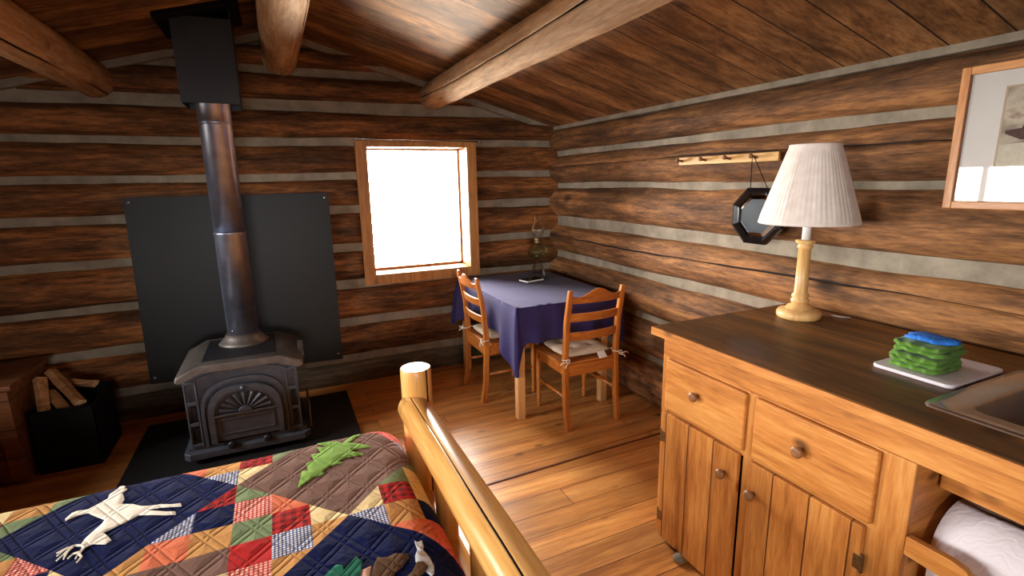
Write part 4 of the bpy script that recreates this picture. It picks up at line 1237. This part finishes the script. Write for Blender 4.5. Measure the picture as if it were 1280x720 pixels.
# ------------------------------------------------------------------ kitchen cabinet along the right wall
CX = 1.385; CT = 0.945; CY1 = 1.555; CYN = -0.55
cab = thing('kitchen_cabinet', 'long honey pine kitchen cabinet under the dark counter', 'cabinet', (1.78, 0.5, 0))
P = cab.location
def cp(mb, name, mat, parent=None, bevel=0.003):
    return mb.build(name, mat, parent or cab, bevel, off=P)
cp(MB().box(CX + .001, 2.10, CY1 - .02, CY1, 0.02, CT - .034), 'side_panel', M['pine_z'])
cp(MB().box(CX, CX + .02, CYN, CY1, 0.836, CT - .034), 'top_fascia', M['pine_y'])
for y0, y1 in ((1.518, 1.555), (1.092, 1.135), (0.628, 0.724)):
    cp(MB().box(CX, CX + .02, y0, y1, 0.015, 0.835), 'face_stile', M['pine_z'])
cp(MB().box(CX + .002, CX + .02, 0.713, 1.517, 0.590, 0.628), 'face_rail', M['pine_y'])
cp(MB().box(CX + .002, CX + .02, 0.713, 1.517, 0.800, 0.8355), 'face_rail', M['pine_y'])
cp(MB().box(CX + .02, 2.10, 0.632, 0.652, 0.03, CT - .034), 'partition', M['pine_x'])
cp(MB().box(CX + .022, 2.09, 0.655, 1.53, 0.05, 0.07), 'bottom_board', M['pine_y'])
cp(MB().box(2.085, 2.10, CYN, 1.53, 0.05, CT - .04), 'back_board', M['pine_y'])
cp(MB().box(CX + .02, 2.08, CYN, 0.63, 0.30, 0.32), 'open_shelf', M['pine_y'])
cp(MB().box(CX, 2.10, CYN, CYN + .02, 0.02, CT - .034), 'side_panel', M['pine_z'])
cp(MB().box(1.50, 1.56, 0.30, 0.625, 0.74, 0.80), 'cleat', M['pine_y'])
def knob(y, z, parent, x=CX - .018):
    MB().lathe([(0.008, -0.004), (0.008, 0.012), (0.017, 0.018), (0.019, 0.026), (0.016, 0.032), (0.010, 0.034)], n=20,
               M4=Matrix.Translation((x, y, z)) @ Matrix.Rotation(-PI / 2, 4, 'Y')).build('knob', M['knob_wood'], parent, off=P)
for y0, y1, z0, z1, kk in ((1.128, 1.517, 0.617, 0.829, (1.341, 0.738)), (0.705, 1.090, 0.615, 0.831, (0.914, 0.732))):
    d = cp(MB().box(CX - .019, CX - .001, y0, y1, z0, z1), 'drawer', M['pine_y'], None, 0.006)
    knob(kk[0], kk[1], d)
for y0, y1, z0, kk, hy in ((1.140, 1.525, 0.02, (1.192, 0.503), 1.527), (0.718, 1.088, 0.02, (1.066, 0.493), 0.712)):
    d = cp(MB().box(CX - .019, CX - .001, y0, y1, z0, 0.600), 'door', M['pine_tg'], None, 0.003)
    knob(kk[0], kk[1], d)
    for hz in (0.49, 0.12):
        h = MB(); h.tube([(CX - .016, hy, hz - .028), (CX - .016, hy, hz + .028)], .0055, 10); h.box(CX - .021, CX - .018, min(hy, hy + (.022 if hy < 1 else -.022)), max(hy, hy + (.022 if hy < 1 else -.022)), hz - .022, hz + .022)
        cp(h, 'hinge', M['brass_dark'], d, 0.001)
# towel bar with a scooped end
bar = [(0.627, 0.580), (0.627, 0.633), (0.53, 0.634), (0.50, 0.628), (0.475, 0.605), (0.455, 0.575), (0.42, 0.56), (-0.2, 0.56), (-0.2, 0.50), (0.40, 0.50), (0.47, 0.53), (0.52, 0.575)]
cp(MB().prism([(y, z) for y, z in bar], CX - .002, CX + .020, 'yz'), 'front_bar', M['pine_y'], None, 0.003)

top = thing('countertop', 'dark worn plank countertop on the pine cabinet', 'countertop', (1.78, 0.5, CT - .03))
P2 = top.location
SK = (1.53, 1.98, 0.02, 0.66)    # sink cut-out
q = MB()
FX, BX_, YE = 1.368, 2.185, 1.605
q.box(FX, BX_, SK[3], YE, CT - .032, CT)
q.box(FX, SK[0], CYN, SK[3], CT - .032, CT); q.box(SK[1], BX_, CYN, SK[3], CT - .032, CT); q.box(SK[0], SK[1], CYN, SK[2], CT - .032, CT)
q.build('slab', M['counter'], top, off=P2)
MB().box(FX - .010, FX - .0005, CYN, YE + .002, CT - .033, CT - .001).build('front_edging', M['pine_y'], top, 0.002, off=P2)

snk = thing('kitchen_sink', 'stainless steel sink set into the dark countertop', 'sink', (1.75, 0.34, CT))
P3 = snk.location
def rrect(x0, x1, y0, y1, r, n=6):
    pts = []
    for cx_, cy_, a0 in ((x1 - r, y1 - r, 0), (x0 + r, y1 - r, PI / 2), (x0 + r, y0 + r, PI), (x1 - r, y0 + r, 1.5 * PI)):
        for i in range(n + 1):
            a = a0 + PI / 2 * i / n
            pts.append((cx_ + r * math.cos(a), cy_ + r * math.sin(a)))
    return pts
loops = [(rrect(1.497, 2.02, -.02, .695, .03), CT + .002), (rrect(1.500, 2.017, -.017, .692, .03), CT + .008), (rrect(1.515, 2.00, -.0, .675, .03), CT + .006),
         (rrect(1.565, 1.965, .06, .635, .06), CT + .005), (rrect(1.575, 1.955, .07, .625, .06), CT - .006), (rrect(1.585, 1.945, .08, .615, .055), CT - .14), (rrect(1.64, 1.90, .125, .55, .05), CT - .165)]
q = MB(); vs = []
for pts, z in loops: vs += [(x, y, z) for x, y in pts]
n = len(loops[0][0])
q.add(vs, [(k_ * n + i, k_ * n + (i + 1) % n, (k_ + 1) * n + (i + 1) % n, (k_ + 1) * n + i) for k_ in range(len(loops) - 1) for i in range(n)], 0, True)
q.f.append([(len(loops) - 1) * n + i for i in range(n)]); q.mi.append(0); q.sm.append(False)
q.build('basin', M['steel'], snk, off=P3)
MB().lathe([(0.04, 0.0), (0.04, .003), (0.03, .004), (0.028, .001)], (1.77, .34, CT - .166), 24).build('drain', M['brass_dark'], snk, off=P3)

o = thing('cutting_board', 'white plastic cutting board on the counter under the green cloths', 'cutting board', (1.81, 0.82, CT + .0005))
q = MB(); q.prism(rrect(1.672, 1.965, 0.705, 0.925, .022), CT + .0005, CT + .0125); 
q.build('board', M['white_plastic'], o, 0.003, off=o.location)

def folded_cloth(name, label, x0, x1, y0, y1, z, layers, seed, th=0.0125):
    o = thing(name, label, 'dishcloth', ((x0 + x1) / 2, (y0 + y1) / 2, z), 0.0, 'folded green dishcloths')
    r = random.Random(seed)
    m = MB()
    NX, NY = 30, 28
    for L in range(layers):
        dx0, dx1, dy0, dy1 = [r.uniform(-.007, .007) for _ in range(4)]
        top_, bot = [], []
        for side in (0, 1):
            for j in range(NY + 1):
                for i in range(NX + 1):
                    u, v = i / NX, j / NY
                    x = x0 + dx0 + (x1 - x0 + dx1 - dx0) * u; y = y0 + dy0 + (y1 - y0 + dy1 - dy0) * v
                    cu, cv = 2 * u - 1, 2 * v - 1
                    x -= (x1 - x0) * .5 * cu * .10 * cv ** 4; y -= (y1 - y0) * .5 * cv * .10 * cu ** 4
                    x += .004 * mnoise.noise(Vector((v * 5, L * 3, seed))) * (1 if u > .5 else -1)
                    e = min(u, 1 - u, v, 1 - v)
                    zz = z + L * th + .0035 * mnoise.noise(Vector((u * 4, v * 4, L + seed * 3))) * (1 if L + seed > 1 else .4) + (.0028 * math.sin(v * 19 + L * 2.1) * max(0, 1 - u * 6) + .002 * math.sin(u * 17 + L) * max(0, 1 - v * 6)) * (1 if L + seed > 1 else 0)
                    x += .004 * math.sin(v * 23 + L * 2.7 + seed) * max(0, 1 - 3 * u)
                    pf = th * .47 * math.sqrt(max(0.0, 1 - (1 - min(1, e * 16)) ** 2))
                    top_.append((x, y, zz + th * .5 + (pf if side else -pf)))
        n2 = (NX + 1) * (NY + 1)
        fs = []
        for s in range(2):
            for j in range(NY):
                for i in range(NX):
                    a = s * n2 + j * (NX + 1) + i
                    fs.append((a, a + 1, a + NX + 2, a + NX + 1) if s else (a, a + NX + 1, a + NX + 2, a + 1))
        m.add(top_, fs, 0, True)
        edge = [j for j in range(NX + 1)] + [k_ * (NX + 1) + NX for k_ in range(1, NY + 1)] + [NY * (NX + 1) + i for i in range(NX - 1, -1, -1)] + [k_ * (NX + 1) for k_ in range(NY - 1, 0, -1)]
    ob = m.build('folds', M['towel_green'], o, off=o.location)
    bm = bmesh.new(); bm.from_mesh(ob.data); bmesh.ops.remove_doubles(bm, verts=bm.verts, dist=0.0008); bmesh.ops.recalc_face_normals(bm, faces=bm.faces); bm.to_mesh(ob.data); bm.free()
    return o
folded_cloth('dishcloth', 'lower folded green terry dishcloth lying on the white cutting board', 1.70, 1.855, 0.755, 0.90, CT + .0145, 3, 1, .0148)
folded_cloth('dishcloth', 'upper folded green terry dishcloth under the blue scrubber', 1.705, 1.86, 0.760, 0.905, CT + .0145 + .048, 2, 2, .0150)
m = MB(); vs = []; N = 28
prf = [(0.0, 0.0), (.7, 0.0), (1.0, .25), (.97, .7), (.75, 1.0), (0.0, 1.0)]
r = random.Random(5)
jit = [1 + .12 * r.uniform(-1, 1) for _ in range(N)]
for rr, zz in prf[1:5]:
    for i in range(N):
        a = 2 * PI * i / N
        vs.append((.046 * rr * jit[i] * math.cos(a), .064 * rr * jit[i] * math.sin(a), .016 * zz + .002 * math.sin(a * 3)))
m.add(vs, [(k_ * N + i, k_ * N + (i + 1) % N, (k_ + 1) * N + (i + 1) % N, (k_ + 1) * N + i) for k_ in range(3) for i in range(N)], 0, True)
m.f.append(list(range(N))[::-1]); m.mi.append(0); m.sm.append(True); m.f.append([3 * N + i for i in range(N)]); m.mi.append(0); m.sm.append(True)
o = m.build('scrubber', M['sponge']); o.location = (1.785, 0.822, CT + .0145 + .048 + .033); o.rotation_euler = (0, 0, .35)
tag(o, 'bright blue mesh scrubber on top of the green cloths', 'scrubber')

# paper towel roll under the counter
rl = thing('paper_towel_roll', 'white paper towel roll behind the cabinet front bar', 'paper towel', (1.56, 0.47, 0.59))
P4 = rl.location
RY = Matrix.Translation((1.575, 0.345, 0.585)) @ Matrix.Rotation(-PI / 2, 4, 'X')
MB().lathe([(0.022, 0.0), (.105, 0.0), (.108, .004), (.108, .256), (.105, .26), (0.022, .26)], n=48, M4=RY, cap=False).build('roll', M['paper'], rl, off=P4)
MB().lathe([(0.022, -.002), (.0225, .262)], n=24, M4=RY, cap=False).build('core', M['chest'], rl, off=P4)
sh = MB(); vs = []
prof = [(1.575 + .110 * math.cos(a), .585 + .110 * math.sin(a)) for a in [PI / 2 + i * PI / 2 / 8 for i in range(9)]] + [(1.462, .54), (1.458, .48), (1.455, .42), (1.457, .38)]
for x, z in prof:
    for k_ in range(11):
        y = 0.345 + .26 * k_ / 10
        vs.append((x + .004 * math.sin(y * 40 + z * 20), y, z))
n = 11
sh.add(vs, [(i * n + k_, i * n + k_ + 1, (i + 1) * n + k_ + 1, (i + 1) * n + k_) for i in range(len(prof) - 1) for k_ in range(10)], 0, True)
o = sh.build('loose_sheet', M['paper'], rl, off=P4)
s_ = o.modifiers.new('thick', 'SOLIDIFY'); s_.thickness = .002

o = MB().lathe([(.004, 0), (.020, .004), (.024, .014), (.018, .024), (.006, .028)], (1.352, 1.375, 0.0), 14).build('floor_pebble', M['chink'])
tag(o, 'small pale pebble on the floor at the foot of the cabinet', 'pebble')

# ------------------------------------------------------------------ table lamp on the counter
LX, LY = 2.0, 1.42
lamp = thing('table_lamp', 'table lamp with turned wooden stem and pleated white shade', 'lamp', (LX, LY, CT))
P = lamp.location
MB().lathe([(.080, .0), (.086, .006), (.087, .022), (.080, .034), (.060, .040), (.050, .043), (.048, .052), (.034, .058), (.031, .068)], (LX, LY, CT), 40).build('base', M['lamp_wood'], lamp, off=P)
MB().lathe([(.031, .066), (.036, .072), (.036, .080), (.029, .086), (.034, .092), (.033, .100), (.026, .108), (.025, .20), (.024, .296), (.030, .302), (.030, .309), (.025, .314), (.038, .326), (.039, .333), (.020, .336)], (LX, LY, CT), 32).build('stem', M['lamp_wood'], lamp, off=P)
MB().lathe([(.0165, .334), (.0165, .43), (.012, .432)], (LX, LY, CT), 24).build('candle_sleeve', M['white_paint'], lamp, off=P)
shd = MB()
NS = 180
zz = [(.186, .404), (.188, .408), (.187, .412)] + [(.187 - (.187 - .094) * t, .412 + .300 * t) for t in [i / 10 for i in range(1, 10)]] + [(.094, .712), (.095, .718), (.092, .722)]
vs = []
for i_, (rr, z) in enumerate(zz):
    for i in range(NS):
        a = 2 * PI * i / NS
        fl = (0.011 * math.cos(a * 60) + 0.004 * math.sin(a * 17 + z * 6)) if 2 < i_ < len(zz) - 3 else 0
        vs.append((LX + rr * (1 + fl) * math.cos(a), LY + rr * (1 + fl) * math.sin(a), CT + z))
shd.add(vs, [(k_ * NS + i, k_ * NS + (i + 1) % NS, (k_ + 1) * NS + (i + 1) % NS, (k_ + 1) * NS + i) for k_ in range(len(zz) - 1) for i in range(NS)], 0, True)
o = shd.build('shade', M['shade'], lamp, off=P)
s_ = o.modifiers.new('thick', 'SOLIDIFY'); s_.thickness = .0025; s_.offset = -1
hp = MB(); hp.tube([(LX - .06, LY, CT + .43), (LX + .06, LY, CT + .43)], .002, 6); hp.tube([(LX, LY, CT + .43), (LX, LY, CT + .60)], .004, 8)
for s in (-1, 1): hp.tube([(LX + s * .02, LY, CT + .43), (LX + s * .05, LY, CT + .5), (LX + s * .04, LY, CT + .6), (LX, LY, CT + .64)], .0018, 6)
hp.build('harp', M['brass_dark'], lamp, off=P)
MB().lathe([(.012, .44), (.022, .47), (.030, .51), (.026, .54), (.01, .558)], (LX + .0, LY + .0, CT), 20).build('bulb', M['white_paint'], lamp, off=P)
MB().tube([(LX + .084, LY - .03, CT + .008), (LX + .11, LY - .05, CT + .010), (LX + .14, LY - .09, CT + .004), (LX + .165, LY - .12, CT + .004)], .003, 8).build('cord', M['white_paint'], lamp, off=P)

# ------------------------------------------------------------------ peg rail, mirror and picture on the right wall
WX = 2.148
pr = thing('peg_rail', 'short pale wooden peg rail on the log wall, left of the lamp', 'peg rail', (WX, 2.0, 1.633))
P = pr.location
MB().box(WX - .016, WX, 1.69, 2.34, 1.612, 1.654).build('board', M['peg_wood'], pr, 0.003, off=P)
for y in (2.31, 2.135, 1.97, 1.81):
    MB().lathe([(.007, 0), (.007, .03), (.011, .036), (.011, .044), (.006, .048)], n=14, M4=Matrix.Translation((WX - .016, y, 1.633)) @ Matrix.Rotation(-PI / 2 + .15, 4, 'Y')).build('peg', M['peg_dark'], pr, off=P)

mr = thing('wall_mirror', 'small octagonal mirror in a black frame hanging from the peg rail', 'mirror', (WX - .02, 1.80, 1.35))
P = mr.location
MYC, MZC = 1.785, 1.352
def octo(hw, hh, c): return [(MYC - hw + c, MZC - hh), (MYC + hw - c, MZC - hh), (MYC + hw, MZC - hh + c), (MYC + hw, MZC + hh - c), (MYC + hw - c, MZC + hh), (MYC - hw + c, MZC + hh), (MYC - hw, MZC + hh - c), (MYC - hw, MZC - hh + c)]
oo, oi, og, ob_ = octo(.142, .136, .082), octo(.110, .104, .064), octo(.109, .103, .0635), octo(.088, .082, .052)
fr = MB()
for i in range(8):
    j = (i + 1) % 8
    a, b_, c_, d_ = oo[i], oo[j], oi[j], oi[i]
    mo = ((a[0] + d_[0]) / 2, (a[1] + d_[1]) / 2); mo2 = ((b_[0] + c_[0]) / 2, (b_[1] + c_[1]) / 2)
    xb_, xf, xt = WX, WX - .020, WX - .030
    fr.add([(xb_, *a), (xb_, *b_), (xf, *a), (xf, *b_), (xt, *mo), (xt, *mo2), (xf, *d_), (xf, *c_), (xb_, *d_), (xb_, *c_)],
           [(0, 1, 3, 2), (2, 3, 5, 4), (4, 5, 7, 6), (6, 7, 9, 8), (8, 9, 1, 0)])
fr.build('frame', M['black_gloss'], mr, off=P)
gl = MB()
gl.add([(WX - .016, *p) for p in ob_], [tuple(range(8))])
gl.build('mirror_glass', M['mirror'], mr, off=P)
bv = MB()
for i in range(8):
    j = (i + 1) % 8
    bv.add([(WX - .010, *og[i]), (WX - .010, *og[j]), (WX - .016, *ob_[j]), (WX - .016, *ob_[i])], [(0, 1, 2, 3)])
bv.build('mirror_bevel', M['mirror'], mr, off=P)
for s in (-1, 1):
    MB().tube([(WX - .012, MYC + s * .05, MZC + .13), (WX - .04, 1.810 + s * .004, 1.640)], .002, 6).build('hanging_cord', M['black_matt'], mr, off=P)

pc = thing('framed_picture', 'framed village picture with a wide cream mat, on the log wall at right', 'picture', (2.13, 0.70, 1.66))
PY1, PY0, PZ0, PZ1 = 1.015, 0.40, 1.423, 1.884
TX = Matrix.Translation((2.125, 0, 0))
P = pc.location
FW_ = .026
def pbox(x0, x1, y0, y1, z0, z1, name, mat, par=None, bev=0.003):
    return MB().box(x0, x1, y0, y1, z0, z1).build(name, mat, par or pc, bev, off=P)
XP = 2.148
pbox(XP - .024, XP, PY1 - FW_, PY1, PZ0, PZ1, 'frame_side', M['picture_wood_z']); pbox(XP - .024, XP, PY0, PY0 + FW_, PZ0, PZ1, 'frame_side', M['picture_wood_z'])
pbox(XP - .024, XP, PY0 + FW_, PY1 - FW_, PZ1 - FW_, PZ1, 'frame_side', M['picture_wood']); pbox(XP - .024, XP, PY0 + FW_, PY1 - FW_, PZ0, PZ0 + FW_, 'frame_side', M['picture_wood'])
pbox(XP - .008, XP - .004, PY0 + FW_, PY1 - FW_, PZ0 + FW_, PZ1 - FW_, 'mat_board', M['mat_board'], None, 0)
AY1, AY0, AZ0, AZ1 = PY1 - .125, PY0 + .125, PZ0 + .115, PZ1 - .080
pbox(XP - .0085, XP - .008, AY0 - .006, AY1 + .006, AZ0 - .006, AZ1 + .006, 'mat_bevel', M['mat_bevel'], None, 0)
art = pbox(XP - .0092, XP - .0086, AY0, AY1, AZ0, AZ1, 'print', M['art'], None, 0)
def ap(poly, mat, x=0.0):
    MB().prism([(y, z) for y, z in poly], XP - .0100 - x, XP - .0094 - x, 'yz').build('painted_shape', mat, art, off=P)
ap([(AY1, AZ0), (AY1, AZ0 + .09), (AY1 - .12, AZ0 + .10), (AY0, AZ0 + .09), (AY0, AZ0)], M['art_pale'])
ap([(AY1 - .01, AZ0 + .125), (AY1 - .01, AZ0 + .135), (AY1 - .05, AZ0 + .14), (AY1 - .06, AZ0 + .17), (AY1 - .12, AZ0 + .175), (AY1 - .13, AZ0 + .10), (AY1 - .05, AZ0 + .105)], M['art_dark'])
ap([(AY1 - .10, AZ0 + .10), (AY1 - .11, AZ0 + .13), (AY1 - .16, AZ0 + .15), (AY1 - .20, AZ0 + .12), (AY1 - .20, AZ0 + .095)], M['art_red'], .0008)
ap([(AY1 - .075, AZ0 + .02), (AY1 - .09, AZ0 + .05), (AY1 - .14, AZ0 + .06), (AY1 - .19, AZ0 + .045), (AY1 - .20, AZ0 + .02), (AY1 - .13, AZ0 + .012)], M['mat_bevel'], .0008)
pbox(XP - .0135, XP - .0115, PY0 + FW_ - .002, PY1 - FW_ + .002, PZ0 + FW_ - .002, PZ1 - FW_ + .002, 'glass', M['glass'], None, 0)

# curtain rod over the window
rod = thing('curtain_rod', 'thin metal curtain rod across the top of the window frame', 'curtain rod', (1.03, 3.90, 1.853))
P = rod.location
MB().tube([(0.545, 3.895, 1.860), (1.512, 3.895, 1.847)], .0045, 10).build('rod', M['steel'], rod, off=P)
for x, z in ((0.545, 1.860), (1.512, 1.847)):
    MB().lathe([(.004, -.012), (.009, -.006), (.009, .006), (.004, .012)], n=12, M4=Matrix.Translation((x, 3.895, z)) @ Matrix.Rotation(PI / 2, 4, 'Y')).build('finial', M['steel'], rod, off=P)
for x in (0.60, 1.46):
    MB().tube([(x, 3.895, 1.860 - .0135 * (x - .545)), (x, 3.925, 1.86 - .0135 * (x - .545))], .003, 8).build('bracket', M['steel'], rod, off=P)
